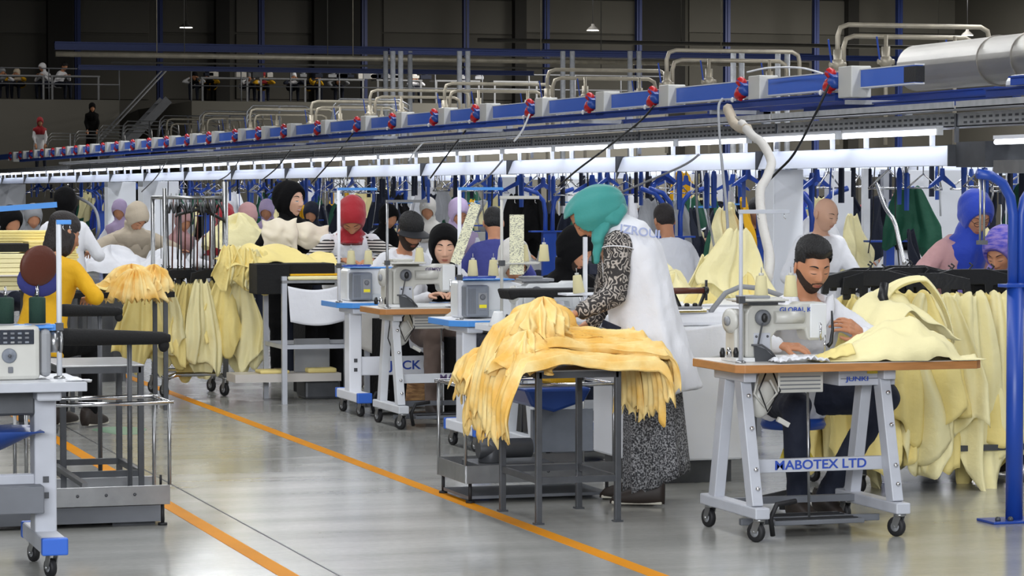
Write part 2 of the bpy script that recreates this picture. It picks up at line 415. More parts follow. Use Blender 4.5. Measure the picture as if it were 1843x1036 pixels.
def obj_of(name, me, parent): o = bpy.data.objects.new(name, me); C.objects.link(o); o.parent = parent; return o
def hand(mb, wrist, dirv, palm_up, size=1.0, curl=.5, side=1, fat=1.0, spread=1.0):
    """palm with five fingers; dirv = wrist to knuckles, palm_up = back-of-hand normal; side=+1 puts the thumb on the +x side"""
    z = Vector(dirv).normalized(); y = Vector(palm_up); y = (y-z*y.dot(z)).normalized(); x = y.cross(z)*side
    w0 = Vector(wrist); s = size
    caps_mb(mb, [(w0-z*.02*s, w0+z*.035*s, .024*s, .027*s, .7, y)])
    for k, off in enumerate((.030, .010, -.010, -.028)):
        L = (.040, .045, .042, .033)[k]*s; rr = (.0088, .009, .0086, .0076)[k]*s*fat
        kn = w0+z*(.085-.004*abs(k-1))*s+x*off*s
        caps_mb(mb, [(w0+z*.02*s+x*off*.6*s, kn, .013*s, .0125*s, .9, y)])
        a = kn; ang = .15+curl*.35
        for j in range(3):
            d = (z*math.cos(ang)-y*math.sin(ang)+x*off*3*spread).normalized(); l = L*(1, .68, .5)[j]
            b = a+d*l; caps_mb(mb, [(a, b, rr*(1.05-.08*j), rr*(.96-.1*j))]); a = b; ang += curl*(.75+.1*k)
    t0 = w0+z*.025*s+x*.026*s; t1 = t0+(z*.6+x*.75-y*.35).normalized()*.040*s; t2 = t1+(z*.9+x*.15-y*.45).normalized()*.032*s; t3 = t2+(z*.95-x*.15-y*.4).normalized()*.024*s
    caps_mb(mb, [(w0+z*.01*s+x*.01*s, t0, .017*s, .0155*s), (t0, t1, .0145*s, .0115*s), (t1, t2, .0108*s, .0098*s), (t2, t3, .0098*s, .0085*s)])
def head_matrix(c, yaw=0, pitch=0, roll=0, s=1.0):
    """yaw turns left/right about Z, pitch>0 looks down"""
    return Matrix.Translation(Vector(c)) @ Euler((0, 0, yaw)).to_matrix().to_4x4() @ Euler((pitch, 0, 0)).to_matrix().to_4x4() @ Euler((0, roll, 0)).to_matrix().to_4x4() @ Matrix.Scale(s, 4)
_FH = head_grid(220, 170).reshape(-1, 3); _FH = _FH[_FH[:, 1] < 0]
def face_pt(x, z, out=.001):
    d = (_FH[:, 0]-x)**2+(_FH[:, 2]-z)**2; k = np.argpartition(d, 4)[:4]; w_ = 1/(d[k]+1e-8); return Vector((x, float((_FH[k, 1]*w_).sum()/w_.sum())-out, z))
def strip(mb, Mx, pts, out=.001, n=10):
    """pts: (x, z, half height) along a feature; laid on the face as a low ridge"""
    m = len(pts); vs = []
    for x, z, h in pts:
        for k in range(5):
            t = (k-2)/2; vs.append(Mx @ face_pt(x, z+t*h, out*(1-t*t)+.0002))
    mb.add(vs, [(j*5+k, j*5+k+1, (j+1)*5+k+1, (j+1)*5+k) for j in range(m-1) for k in range(4)], True)
def face_parts(root, Mx, lod, o):
    T = np.linspace(0, 1, 9 if lod == 0 else 6)
    for s_ in (-1, 1):
        mb = MB(); strip(mb, Mx, [(s_*(.014+.036*t), .028+.009*math.sin(t*2.4)-.006*t, .0034*(1-.75*t)*min(1, .5+3*t)*o.get('browh', 1)) for t in T], .0014); mb.build('eyebrow', o.get('brow', 'hair_black'), root)
        mb = MB(); op = o.get('eyes', .25)
        strip(mb, Mx, [(s_*(.017+.028*t), .0005-.004*math.sin(t*PI)*(1-op)+.004*math.sin(t*PI)*op-.001*t, .0006+.0014*math.sin(t*PI)) for t in T], .0012); mb.build('eyelashes', 'eye_dark', root)
        if op > .4:
            mb = MB(); strip(mb, Mx, [(s_*(.018+.026*t), -.0025, .0004+.0038*math.sin(t*PI)) for t in T], .0008); e = mb.build('eye', 'white_enamel', root)
            mb = MB(); strip(mb, Mx, [(s_*(.0265+.009*t), -.002, .0035*math.sin(.3+t*2.5)) for t in T], .0012); mb.build('iris', 'eye_dark', e)
    sm = .005 if o.get('smile') else 0; g_ = lambda t: math.sin(t*PI)
    mb = MB(); strip(mb, Mx, [(-.023+.046*t, -.0578+sm*abs(2*t-1)**2, .0004+.0030*g_(t)*(1-.25*math.exp(-((t-.5)/.07)**2))) for t in np.linspace(0, 1, 13)], .0012)
    strip(mb, Mx, [(-.021+.042*t, -.0655-(.004 if o.get('smile') else 0)+sm*abs(2*t-1)**2, .0004+.0037*g_(t)) for t in np.linspace(0, 1, 11)], .0014); mb.build('lips', o.get('lip', 'lip'), root)
    mb = MB(); strip(mb, Mx, [(-.021+.042*t, -.0615+sm*abs(2*t-1)**2-(.001 if sm else 0), .0003+(.0028 if sm else .0007)*g_(t)) for t in np.linspace(0, 1, 11)], .0016); mb.build('teeth' if sm else 'mouth_line', 'white_enamel' if sm else 'brown_leather', root)
    mb = MB()
    for s_ in (-1, 1): strip(mb, Mx, [(s_*(.004+.007*t), -.0385+.001*t, .0012*g_(.15+.7*t)) for t in T], .0006)
def drape(mb, rings, n=40, folds=9, amp=.06, seed=0, start=0):
    """scarf rings (centre, rx, ry, yaw) with soft vertical folds"""
    rn = random.Random(seed); ph = [rn.uniform(0, 6) for _ in range(4)]
    m = len(rings); vs = []
    for j, (c, rx, ry, yw) in enumerate(rings):
        t = j/(m-1)
        for k in range(n):
            a = 2*PI*k/n; q = 1+amp*t*(math.sin(folds*a+ph[0]+t*2)+.6*math.sin((folds+4)*a+ph[1]-t*3))
            x, y = math.sin(a)*rx*q, -math.cos(a)*ry*q; vs.append((c[0]+x*math.cos(yw)-y*math.sin(yw), c[1]+x*math.sin(yw)+y*math.cos(yw), c[2]))
    mb.add(vs, [(j*n+k, j*n+(k+1)%n, (j+1)*n+(k+1)%n, (j+1)*n+k) for j in range(m-1) for k in range(n)], True)
def person(name_loc, rz, label, J, o, group=None):
    """J: joints in the person's own space (facing -Y). o: options"""
    root = empty('person', name_loc, rz, label, 'person', group)
    lod = o.get('lod', 1); vox = (.0065, .011, .02)[lod]
    V = {k: (Vector(v) if not isinstance(v, (int, float)) else v) for k, v in J.items()}
    sk = o.get('skin', 'skin'); up = Vector((0, 0, 1))
    sl, sr, hl, hr = V['sl'], V['sr'], V['hl'], V['hr']
    cs, chp = (sl+sr)/2, (hl+hr)/2; xr = (sl-sr).normalized(); spine = (cs-chp).normalized(); fr = xr.cross(spine).normalized()*-1
    xh = (hl-hr).normalized(); nk = V['neck']; hd = V['head']
    Mx = head_matrix(hd, o.get('yaw', 0), o.get('pitch', .3), o.get('roll', 0), o.get('hs', 1.0))
    W = o.get('w', 1.0); dp = o.get('depth', 1.0)
    mid = V.get('waist', (cs+chp)/2)
    def torso(mb, g, low=0, top=True, hem=None, belly=0):
        rg = []
        if hem: rg.append((hem[0], xh, fr, hem[1], hem[2]))
        rg += [(chp-spine*(.06+low), xh, fr, .165*W+g, .11*dp+g), (chp+spine*.04, xh, fr, .17*W+g, .115*dp+g), (mid, xr, fr, .145*W+g, .105*dp+g+belly), (cs-spine*.16, xr, fr, .162*W+g, .115*dp+g), (cs-spine*.05, xr, fr, .165*W+g, .10*dp+g), (cs+spine*.03, xr, fr, .11*W+g, .075+g)]
        if top: rg += [(nk+(cs-nk)*.4, xr, fr, .062+g, .062+g)]
        loft(mb, rg, 30)
    def arms(mb, g, upto=1.0, fore=True):
        for s_, e_, h_ in (('sl', 'el', 'wl'), ('sr', 'er', 'wr')):
            mb_s = [(V[s_]-(V[s_]-cs)*.2-spine*.025, V[e_], .050*W+g, .040*W+g*.9)]
            if fore: mb_s.append((V[e_], V[e_]+(V[h_]-V[e_])*upto, .040*W+g*.9, (.040+(.025-.040)*upto)*W+g*(.7 if g > .004 else .9)))
            caps_mb(mb, mb_s)
    def legs(mb, g, upto=1.0):
        for h_, k_, a_ in (('hl', 'kl', 'al'), ('hr', 'kr', 'ar')):
            if k_ not in V: continue
            caps_mb(mb, [(V[h_], V[k_], .088*W+g, .060+g), (V[k_], V[k_]+(V[a_]-V[k_])*upto, .054+g, .036+g*.9)])
    # body, one continuous surface
    mb = MB(); torso(mb, -.004)
    hb = hd+Mx.to_3x3() @ Vector((0, .025, -.07))
    caps_mb(mb, [(nk-(nk-cs)*.6, hb, .056, .050), (nk-(nk-cs)*.3, hd+Mx.to_3x3() @ Vector((0, .02, -.02)), .05, .06)])
    arms(mb, -.004)
    if 'kl' in V: legs(mb, -.006)
    m2 = MB(); add_np(m2, xf(head_grid(*((96, 72) if lod == 0 else (56, 42) if lod == 1 else (28, 22))), Mx))
    if o.get('ears', True):
        for s_ in (-1, 1):
            c = Mx @ Vector((s_*.079, .012, -.004)); m2.ell(c, (.008*o.get('hs', 1), .017, .029), 12, 8, (Mx.to_3x3() @ Euler((0, 0, s_*.35)).to_matrix()).to_euler())
    hm = MB()
    for side, (w_, e_) in ((1, ('wl', 'el')), (-1, ('wr', 'er'))):
        hk = 'hd_l' if side == 1 else 'hd_r'; d = V.get(hk, V[w_]-V[e_]); upv = V.get('up_l' if side == 1 else 'up_r', up)
        if lod < 2: hand(hm, V[w_]+Vector(d).normalized()*.01, d, upv, 1.0*o.get('hands', 1.0), o.get('curl_l' if side == 1 else 'curl_r', .55), side=side)
        else: hand(hm, V[w_], d, upv, 1.0, .5, side=side)
    body = remeshed(mb, vox*1.4, 3, name='body', mats=sk)
    handm = remeshed(hm, .0035 if lod == 0 else .0055 if lod == 1 else .01, 1, name='hands', mats=sk)
    bm = bmesh.new(); bm.from_mesh(body); bm.from_mesh(handm); bm.from_mesh(m2.mesh('h', sk))
    for f in bm.faces: f.smooth = True
    bm.to_mesh(body); bm.free(); obj_of('body', body, root)
    if o.get('face', True) and lod < 2: face_parts(root, Mx, lod, o)
    # hair
    nh = (120, 90) if lod == 0 else (72, 54) if lod == 1 else (36, 28)
    if o.get('hair'):
        hl_ = o.get('hairline', .062)
        def mk(x, y, z):
            lim = np.where(y < 0, hl_-np.clip(-y-.04, 0, 1)*.2-.02*ss(.03, .07, np.abs(x))*1.0, hl_-np.clip(y, 0, .09)*1.55-.03)
            lim = np.where((y > -.05) & (y < .03) & (np.abs(x) > .055), lim-.02, lim); return (z-lim)/.012
        T = lambda x, y, z: .006+.026*ss(.02, .10, z)*o.get('vol', 1)
        patch(nh[0], nh[1], mk, T, Mx, feat=0, jag=.0012 if lod == 0 else 0).build('hair', o['hair'], root)
    if o.get('long'):
        lm = MB(); R3 = Mx.to_3x3(); caps_mb(lm, [(hd+R3 @ Vector((0, .03, .05)), hd+R3 @ Vector((0, .055, -.08)), .088, .075, .8), (hd+R3 @ Vector((.03, .0, -.02)), hd+R3 @ Vector((.045, .01, -.10)), .065, .05), (hd+R3 @ Vector((-.03, .0, -.02)), hd+R3 @ Vector((-.045, .01, -.10)), .065, .05)])
        obj_of('long_hair', remeshed(lm, .009, 4, wr=.005, wscale=25, name='long_hair', mats=o['hair']), root)
    if o.get('beard'):
        def mb_(x, y, z):
            zb = -.062+o.get('beard_up', 0)+.060*ss(-.090, -.02, y); m_ = (zb-z)/.012; must = (1-((x/.031)**2+((z+.0485+np.abs(x)*.12)/.0058)**2))*2.5; m_ = np.maximum(m_, must)
            m_ = np.where((y > .02), -5, m_); lipc = (np.abs(x)/.024)**2+((z+.0615)/.0095)**2; m_ = np.where(lipc < 1, -3, m_)
            return np.clip(m_, -3, 1.2)
        patch(nh[0]+30, nh[1]+20, mb_, o.get('beard_t', .005), Mx, base=-.0005, jag=.0006).build('beard', o.get('beard_m', 'beard'), root)
    if o.get('cap'):
        patch(nh[0], nh[1], lambda x, y, z: (z-.038-.12*np.clip(-y, 0, 1)*0)/.008, lambda x, y, z: .012+.018*ss(.04, .1, z), Mx, feat=0).build('cap_crown', o['cap'], root)
        bm_ = MB()
        def brim(u, v):
            a = (u-.5)*PI*.9; r = .088+v*.075*math.cos(a*.8); return Mx @ Vector((math.sin(a)*r*.95, -math.cos(a)*r*1.05-.002, .045-v*.02-.02*abs(math.sin(a))**2))
        bm_.grid(brim, 18, 6); bm_.build('cap_brim', o['cap'], root, solid=.004)
    if o.get('glasses'):
        gm = MB()
        for s_ in (-1, 1):
            pts = [Mx @ Vector((s_*.031+.021*math.cos(a), -.104+.006*abs(math.cos(a)), .004+.016*math.sin(a))) for a in np.linspace(0, 2*PI, 17)]
            gm.tube(pts, .0016, 6, caps=False); gm.tube([Mx @ Vector((s_*.053, -.098, .008)), Mx @ Vector((s_*.079, .01, .01))], .0014, 5)
        gm.tube([Mx @ Vector((-.010, -.108, .008)), Mx @ Vector((.010, -.108, .008))], .0014, 5); gm.build('glasses', 'black_plastic', root)
    if o.get('hijab'):
        hm_ = o['hijab']; fo = o.get('open', 1.0)
        def mkh(x, y, z):
            e = (np.abs(x)/(.060*fo))**2+((z+.018)/(.078*fo))**2; return np.where(y < 0, (e-1)/.22, 3)
        Th = lambda x, y, z: .016+.016*ss(-.02, .08, z)+.024*ss(.0, .09, y)+.003*np.sin(y*90+z*60)*ss(-.03, .03, y)
        patch(nh[0], nh[1], mkh, Th, Mx, feat=0, base=-.001, jaw=.6).build('headscarf', hm_, root)
        # scarf around neck and shoulders
        dm = MB(); a_, b_ = hd+Mx.to_3x3() @ Vector((0, .016, -.055)), cs; rg = []; ln = o.get('drape', .22); yw = o.get('yaw', 0)
        for t, rx, ry in ((0, .070, .086), (.25, .078, .088), (.5, .080, .084), (.72, .115, .10), (.86, .155, .125), (1.0, .200, .145), (1.15, .208, .155), (1+ln*2.4, .19, .165)):
            if t <= 1: c = a_.lerp(b_, t)
            else: c = b_-spine*(t-1)*.38
            nw = o.get('narrow', 1) if t > .8 else 1; rg.append((c-spine*0, rx*W*nw, ry*o.get('dd', 1), yw*(1-min(t, 1))))
        drape(dm, rg, 44, 7, .05, seed=int(hd.x*999)+7); dm.build('scarf_drape', hm_, root, solid=.006)
    # clothes
    top = o.get('top')
    if top:
        mb = MB(); hem = None; bl = o.get('belly', 0)
        torso(mb, .016, o.get('low', .04), True, None, bl); arms(mb, .012, o.get('sleeve', .95))
        if o.get('sleeves'):
            t1 = MB(); torso(t1, .016, o.get('low', .04), True, None, bl); caps_mb(t1, [(V[s_]-(V[s_]-cs)*.25-spine*.03, V[s_]+(V[e_]-V[s_])*.05-spine*.01, .058*W, .056*W) for s_, e_ in (('sl', 'el'), ('sr', 'er'))])
            t2 = MB(); arms(t2, .009, .97)
            obj_of('sleeves', remeshed(t2, vox*1.5, 3, wr=.004, wscale=22, name='sleeves', mats=o['sleeves']), root); mb = t1
        tm = remeshed(mb, vox*1.5, 4, wr=o.get('wr', .006), wscale=13, seed=3, name='jacket', mats=top)
        if o.get('vneck'):
            bm = bmesh.new(); bm.from_mesh(tm); vn = o['vneck']; kill = []
            for v in bm.verts:
                q = v.co-cs; a = q.dot(xr); h = q.dot(spine); f_ = q.dot(-fr)*-1
                if q.dot(-fr) > 0 and h > -vn and abs(a) < (h+vn)*.42: kill.append(v)
            bmesh.ops.delete(bm, geom=kill, context='VERTS')
            for it in range(14):
                bv = [v for v in bm.verts if v.is_boundary]; new = {}
                for v in bv:
                    nb = [e.other_vert(v) for e in v.link_edges if e.is_boundary]
                    if len(nb) == 2: new[v] = v.co*.4+(nb[0].co+nb[1].co)*.3
                for v, c_ in new.items(): v.co = c_
            bm.to_mesh(tm); bm.free()
        obj_of(o.get('top_name', 'jacket'), tm, root)
    if o.get('trousers') and 'kl' in V:
        mb = MB(); loft(mb, [(chp-spine*.09, xh, fr, .15*W, .11), (chp+spine*.0, xh, fr, .175*W, .125), (chp+spine*.12, xh, fr, .155*W, .115)], 26); legs(mb, .014, .96)
        obj_of('trousers', remeshed(mb, vox*1.6, 4, wr=.006, wscale=11, name='trousers', mats=o['trousers']), root)
    if o.get('skirt') and 'hem' in V:
        mb = MB(); he = V['hem']; n = 48
        def sk_f(u, v):
            a = u*2*PI; c = (chp+spine*.08).lerp(he, v); rx = .165+(o.get('hem_r', .27)-.165)*v**.8; ry = .125+(o.get('hem_r', .27)*.85-.125)*v**.8
            q = 1+.07*v*math.sin(9*a+1)+.03*v*math.sin(17*a); return c+xh*math.cos(a)*rx*q+fr*math.sin(a)*ry*q
        mb.grid(sk_f, n, 14, close_u=True); mb.build('skirt', o['skirt'], root, solid=.006)
    if o.get('shoes') and 'al' in V:
        for a_, fd in (('al', V.get('fl', Vector((0, -1, 0)))), ('ar', V.get('fr', Vector((0, -1, 0))))):
            p = V[a_]; fd = Vector(fd).normalized(); rt = fd.cross(up); z0 = p.z-.075
            def shoe(u, v, p=p, fd=fd, rt=rt, z0=z0):
                a = u*2*PI; s_ = v*.27-.07; w_ = .036+.012*math.sin(min(1, v*1.15)*PI)-.02*max(0, v-.9)*8; h_ = (.085*(1-v)**.8+.035) if v < .97 else .02
                e = math.sin(a); zz = z0+h_*.5+h_*.5*max(-.95, min(1, e*1.25)); return p+fd*s_+rt*math.cos(a)*w_*(1 if v < .97 else .5)+Vector((0, 0, zz-p.z))
            mb = MB(); n = 20; m = 12
            vs = [shoe(i/n, j/(m-1)) for j in range(m) for i in range(n)]
            fs = [(j*n+i, j*n+(i+1)%n, (j+1)*n+(i+1)%n, (j+1)*n+i) for j in range(m-1) for i in range(n)]+[tuple(range(n-1, -1, -1)), tuple((m-1)*n+k for k in range(n))]
            mb.add(vs, fs, True); sh = mb.build('shoe', o['shoes'], root)
            so = MB(); c = p+fd*.065; so.bar(Vector((c.x, c.y, z0+.008))-fd*.125, Vector((c.x, c.y, z0+.008))+fd*.125, .064, .016, up=(0, 0, 1)); so.build('sole', 'sole', sh, bevel=.006)
    if o.get('stripes'): pass
    return root
def seated(handy=(.16, -.34, .80), h2=None, lean=.10, seat=.47, head_drop=0, spread=.12, knee=None, sh=0.0, reach=.0):
    """seated worker, hips at the seat, hands on the table in front"""
    hx = handy; h2 = h2 or (-hx[0], hx[1], hx[2]); hz = seat+.09
    cs = Vector((0, -lean-.05, hz+.47+sh)); sw = .17
    J = dict(hl=(.095, .02, hz), hr=(-.095, .02, hz), sl=(sw, cs.y, cs.z), sr=(-sw, cs.y, cs.z), neck=(0, cs.y-.02, cs.z+.07), head=(0, cs.y-.07-lean*.3, cs.z+.185-head_drop),
             waist=(0, cs.y*.35, hz+.22), wl=hx, wr=h2, kl=(spread, -.42, hz-.0), kr=(-spread, -.42, hz), al=(spread, -.42, .085), ar=(-spread, -.40, .085))
    for s_, w_, e_, sg in (('sl', hx, 'el', 1), ('sr', h2, 'er', -1)):
        a, b = Vector(J[s_]), Vector(w_); d = (b-a).length; L1, L2 = .28, .25; m = min(d, (L1+L2)*.985)
        k = (L1*L1-L2*L2+m*m)/(2*m); hh = math.sqrt(max(0, L1*L1-k*k)); dr = (b-a).normalized(); out = Vector((sg*.7, .25, -.75)); out = (out-dr*out.dot(dr)).normalized()
        J[e_] = a+dr*k+out*hh
    if knee: J.update(knee)
    return J
def ik(J, s_, w_, e_, out, L1=.28, L2=.25):
    a, b = Vector(J[s_]), Vector(J[w_]); d = (b-a).length; m = min(d, (L1+L2)*.985); k = (L1*L1-L2*L2+m*m)/(2*m); hh = math.sqrt(max(0, L1*L1-k*k))
    dr = (b-a).normalized(); out = Vector(out); out = (out-dr*out.dot(dr)).normalized(); J[e_] = a+dr*k+out*hh; J[w_] = a+dr*m if d > m else b
    return J
def standing(h=1.62, lean=.05, hands=((.2, -.25, 1.0), (-.2, -.25, 1.0)), foot=.1):
    k = h/1.65; hz = .88*k; cz = 1.34*k
    J = dict(hl=(.095, 0, hz), hr=(-.095, 0, hz), sl=(.17, -lean, cz), sr=(-.17, -lean, cz), neck=(0, -lean-.02, cz+.07*k), head=(0, -lean*1.4-.03, cz+.19*k), waist=(0, -lean*.4, (hz+cz)/2), kl=(foot, -.02, .47*k), kr=(-foot, -.02, .47*k), al=(foot, .02, .085), ar=(-foot, .02, .085), wl=hands[0], wr=hands[1], hem=(0, 0, .12))
    ik(J, 'sl', 'wl', 'el', (.5, .5, -.7)); ik(J, 'sr', 'wr', 'er', (-.5, .5, -.7)); return J
# ------------------------------------------------------------------ the hall
def struct(o): return tag(o, kind='structure')
def floor_material():
    m = bpy.data.materials.new('polished_concrete'); m.use_nodes = True; nt = m.node_tree; b = nt.nodes['Principled BSDF']; L = nt.links.new
    tc = nt.nodes.new('ShaderNodeTexCoord')
    def nz(scale, stretch, detail=5):
        mp = nt.nodes.new('ShaderNodeMapping'); mp.inputs['Scale'].default_value = stretch; mp.inputs['Rotation'].default_value = (0, 0, R(17)); L(tc.outputs['Object'], mp.inputs[0])
        n = nt.nodes.new('ShaderNodeTexNoise'); n.inputs['Scale'].default_value = scale; n.inputs['Detail'].default_value = detail; L(mp.outputs[0], n.inputs[0]); return n.outputs[0]
    a = nz(.5, (1, 1, 1)); c = nz(2.2, (.35, 1.6, 1)); d = nz(30, (1, 1, 1), 3)
    rp = nt.nodes.new('ShaderNodeValToRGB'); rp.color_ramp.elements[0].position = .3; rp.color_ramp.elements[1].position = .7
    rp.color_ramp.elements[0].color = lin('999993'); rp.color_ramp.elements[1].color = lin('b0b0ab'); L(a, rp.inputs[0])
    mx = nt.nodes.new('ShaderNodeMixRGB'); mx.blend_type = 'MULTIPLY'; mx.inputs[0].default_value = .35; L(rp.outputs[0], mx.inputs[1])
    rp2 = nt.nodes.new('ShaderNodeValToRGB'); rp2.color_ramp.elements[0].position = .35; rp2.color_ramp.elements[1].position = .62; rp2.color_ramp.elements[0].color = (.55, .55, .55, 1)
    L(c, rp2.inputs[0]); L(rp2.outputs[0], mx.inputs[2]); mx2 = nt.nodes.new('ShaderNodeMixRGB'); mx2.blend_type = 'OVERLAY'; mx2.inputs[0].default_value = .12; L(mx.outputs[0], mx2.inputs[1]); L(d, mx2.inputs[2]); L(mx2.outputs[0], b.inputs['Base Color'])
    mr = nt.nodes.new('ShaderNodeMapRange'); mr.inputs['To Min'].default_value = .13; mr.inputs['To Max'].default_value = .23; L(c, mr.inputs[0]); L(mr.outputs[0], b.inputs['Roughness'])
    bp = nt.nodes.new('ShaderNodeBump'); bp.inputs['Strength'].default_value = .07; bp.inputs['Distance'].default_value = .03; L(nz(3.0, (.4, 1.3, 1)), bp.inputs['Height']); L(bp.outputs[0], b.inputs['Normal'])
    M['floor'] = m
floor_material()
b = MB(); b.b2((-14, -4, -.1), (50, 104, 0)); struct(b.build('floor', 'floor'))
# painted aisle lines and the saw-cut joint beside the left one
tag(MB().b2((3.885, 4, 0), (3.965, 60, .0015)).build('floor_line', 'orange_line'), 'orange painted floor line running along the sewing tables', 'floor line')
tag(MB().b2((2.465, 4, 0), (2.545, 60, .0015)).build('floor_line', 'orange_line'), 'orange painted floor line beside the steel trolley at the left', 'floor line')
b = MB(); b.bar((2.70, 9.5, .0008), (2.70, 30, .0008), .008, .0012, up=(0, 0, 1)); struct(b.build('trim_1', 'dark_steel'))
b = MB(); b.prism([(3.0+.16*math.cos(a)*(1+.2*math.sin(3*a)), 17.87+.3*math.sin(a)) for a in np.linspace(0, 2*PI, 22, endpoint=False)], 0, .002)
mat('green_stain', '7f9f86', .35); tag(b.build('floor_patch', 'green_stain'), 'small pale green patch on the floor between the orange lines', 'floor mark')

YF = 100.0    # far wall
b = MB(); b.b2((-14, YF, 0), (50, YF+.3, 9.4)); struct(b.build('wall_far', 'far_wall'))
b = MB(); b.b2((-14, -4, 9.4), (50, YF+.3, 9.6)); struct(b.build('ceiling', 'far_dark'))
b = MB(); b.b2((-14.3, -4, 0), (-14, YF, 9.4)); struct(b.build('wall_left', 'far_wall'))
b = MB(); b.b2((50, -4, 0), (50.3, YF, 9.4)); struct(b.build('wall_right', 'far_wall'))
# wall cladding sheets, dark and blue steel columns in front of the far wall
n = 0
for px0, px1 in ((-60, 92), (122, 268), (290, 400), (425, 600), (690, 930), (945, 1145), (1240, 1525), (1545, 1800)):
    for y0, y1, mt in ((2, 58, 'far_panel'), (64, 178, 'far_wall')):
        p, q = aty(px0, y1, YF-.06), aty(px1, y0, YF-.06); n += 1
        tag(MB().b2((p.x, YF-.08, p.z), (q.x, YF, q.z)).build('wall_panel', mt, bevel=.02), kind='structure')
for i, px in enumerate((108, 400, 612, 936, 1192, 1535, 1815)):
    p = aty(px, 0, YF-.4); wd = (.9, .5, 2.0, .45, 1.8, .45, 1.4)[i]
    o = MB().b2((p.x-wd/2, YF-.5, 0), (p.x+wd/2, YF-.1, 9.4)).build('trim_2', 'far_dark'); o.name = 'trim_%d' % (i+2); struct(o)
mat('navy_beam', '162a63', .5)
for i, px in enumerate((139, 287, 470, 655, 838, 983, 1149, 1308, 1468, 1618)):
    p = aty(px, 60, YF-3); tag(MB().b2((p.x-.10, YF-3.12, 0), (p.x+.10, YF-2.88, 9.4)).b2((p.x-.02, YF-3.16, 0), (p.x+.02, YF-2.84, 9.4)).build('steel_column', 'navy_beam'), 'thin blue steel column against the far wall, %s from the left' % ORD[i].replace('nearest', 'first'), 'column', 'blue columns along the far wall')
for i, (px, py) in enumerate(((335, 50), (1067, 55), (1741, 64))):
    p = aty(px, py, 88); e = empty('pendant_lamp', p, 0, 'round white pendant lamp glowing high near the far wall, %s' % ('leftmost of three', 'middle of three', 'rightmost of three')[i], 'lamp', 'pendant lamps under the roof')
    MB().lathe([(.20, 0), (.20, .01), (.10, .02)], n=24).build('diffuser', 'lamp_emit', e); MB().lathe([(.21, .01), (.2, .04), (.06, .16), (.05, .22)], n=24).build('shade', 'far_dark', e)
    MB().cyl((0, 0, .2), (0, 0, 9.35-p.z), .012, n=6).build('cord', 'black_plastic', e)
# horizontal blue beams and pipes high across the hall, cross-wise
def hbar(name, px0, px1, py, yy, h, d, m, label, cat, tube=False):
    p, q = aty(px0, py, yy), aty(px1, py, yy); z = p.z; b = MB()
    if tube:
        b.cyl((p.x, yy, z), (q.x, yy, z), h/2, n=14)
        for k in range(4): x_ = p.x+(q.x-p.x)*(k+.5)/4; b.cyl((x_, yy, z), (x_, yy, 9.4), .012, n=6)
    else: b.b2((p.x, yy-d/2, z-h/2), (q.x, yy+d/2, z+h/2)).b2((p.x, yy-d, z-h/2-.01), (q.x, yy+d, z-h/2+.02)).b2((p.x, yy-d, z+h/2-.02), (q.x, yy+d, z+h/2+.01))
    return tag(b.build(name, m), label, cat)
hbar('roof_beam', 98, 1460, 82, 62, .16, .08, 'navy_beam', 'dark blue beam spanning the hall above the long cream pipe', 'beam')
hbar('long_pipe', 100, 1455, 97, 60, .12, .1, 'pipe_cream', 'long cream pipe running across the hall below the dark blue beam', 'pipe', True)
hbar('rail_beam', 140, 960, 121, 63, .09, .06, 'navy_beam', 'lower dark blue beam crossing above the left mezzanine', 'beam')
hbar('thin_pipe', 200, 1200, 112, 61, .05, .06, 'far_panel', 'thin grey conduit under the long cream pipe', 'pipe', True)
hbar('rail_beam', 700, 1640, 92, 58, .10, .06, 'navy_beam', 'blue rail carried by the pairs of grey posts', 'beam')
hbar('long_pipe', 860, 1800, 72, 74, .12, .06, 'far_panel', 'grey pipe high on the far wall at the right', 'pipe', True)
# mezzanine
ZM = aty(0, 178, 90).z
def mezz(px0, px1, nm, lab):
    p, q = aty(px0, 178, 90), aty(px1, 178, 90); o = MB().b2((p.x, 90, 0), (q.x, YF, ZM)).build(nm, 'mezz_front'); struct(o); return p.x, q.x
x0, x1 = mezz(-40, 215, 'wall_mezzanine_left', ''); x2, x3 = mezz(345, 1200, 'wall_mezzanine_right', '')
def railing(xa, xb, lab):
    e = empty('mezzanine_railing', (xa, 90.05, ZM), 0, lab, 'railing'); L = xb-xa; n = max(2, int(L/1.6))
    for k in range(n+1): MB().cyl((L*k/n, 0, 0), (L*k/n, 0, 1.0), .022, n=6).build('post', 'mid_grey', e)
    for z in (.5, 1.0): MB().cyl((0, 0, z), (L, 0, z), .022, n=6).build('rail', 'mid_grey', e)
railing(x0, x1, 'grey tube railing on the left mezzanine'); railing(x2, x3, 'grey tube railing on the mezzanine right of the stairs')
# stairs between the two decks
e = empty('staircase', (x1, 89.3, 0), 0, 'grey steel stairs climbing to the mezzanine', 'stairs'); pb, pt = aty(178, 222, 89), aty(268, 172, 89)
A0, A1 = Vector((pb.x-x1, 0, 0)), Vector((pt.x-x1+.6, 0, ZM)); lo = Vector((pt.x-x1-3.6, 0, 0))
for s_ in (-.5, .5): MB().bar(lo+Vector((0, s_, 0)), A1+Vector((0, s_, 0)), .06, .28, up=(0, 0, 1)).build('stringer', 'mid_grey', e)
for s_ in (-.5, .5): MB().cyl(lo+Vector((0, s_, 1)), A1+Vector((0, s_, 1)), .03, n=6).build('handrail', 'mid_grey', e)
for k in range(16):
    c = lo.lerp(A1, (k+.5)/16); MB().box(c, (.28, 1.0, .04)).build('step', 'mid_grey', e)

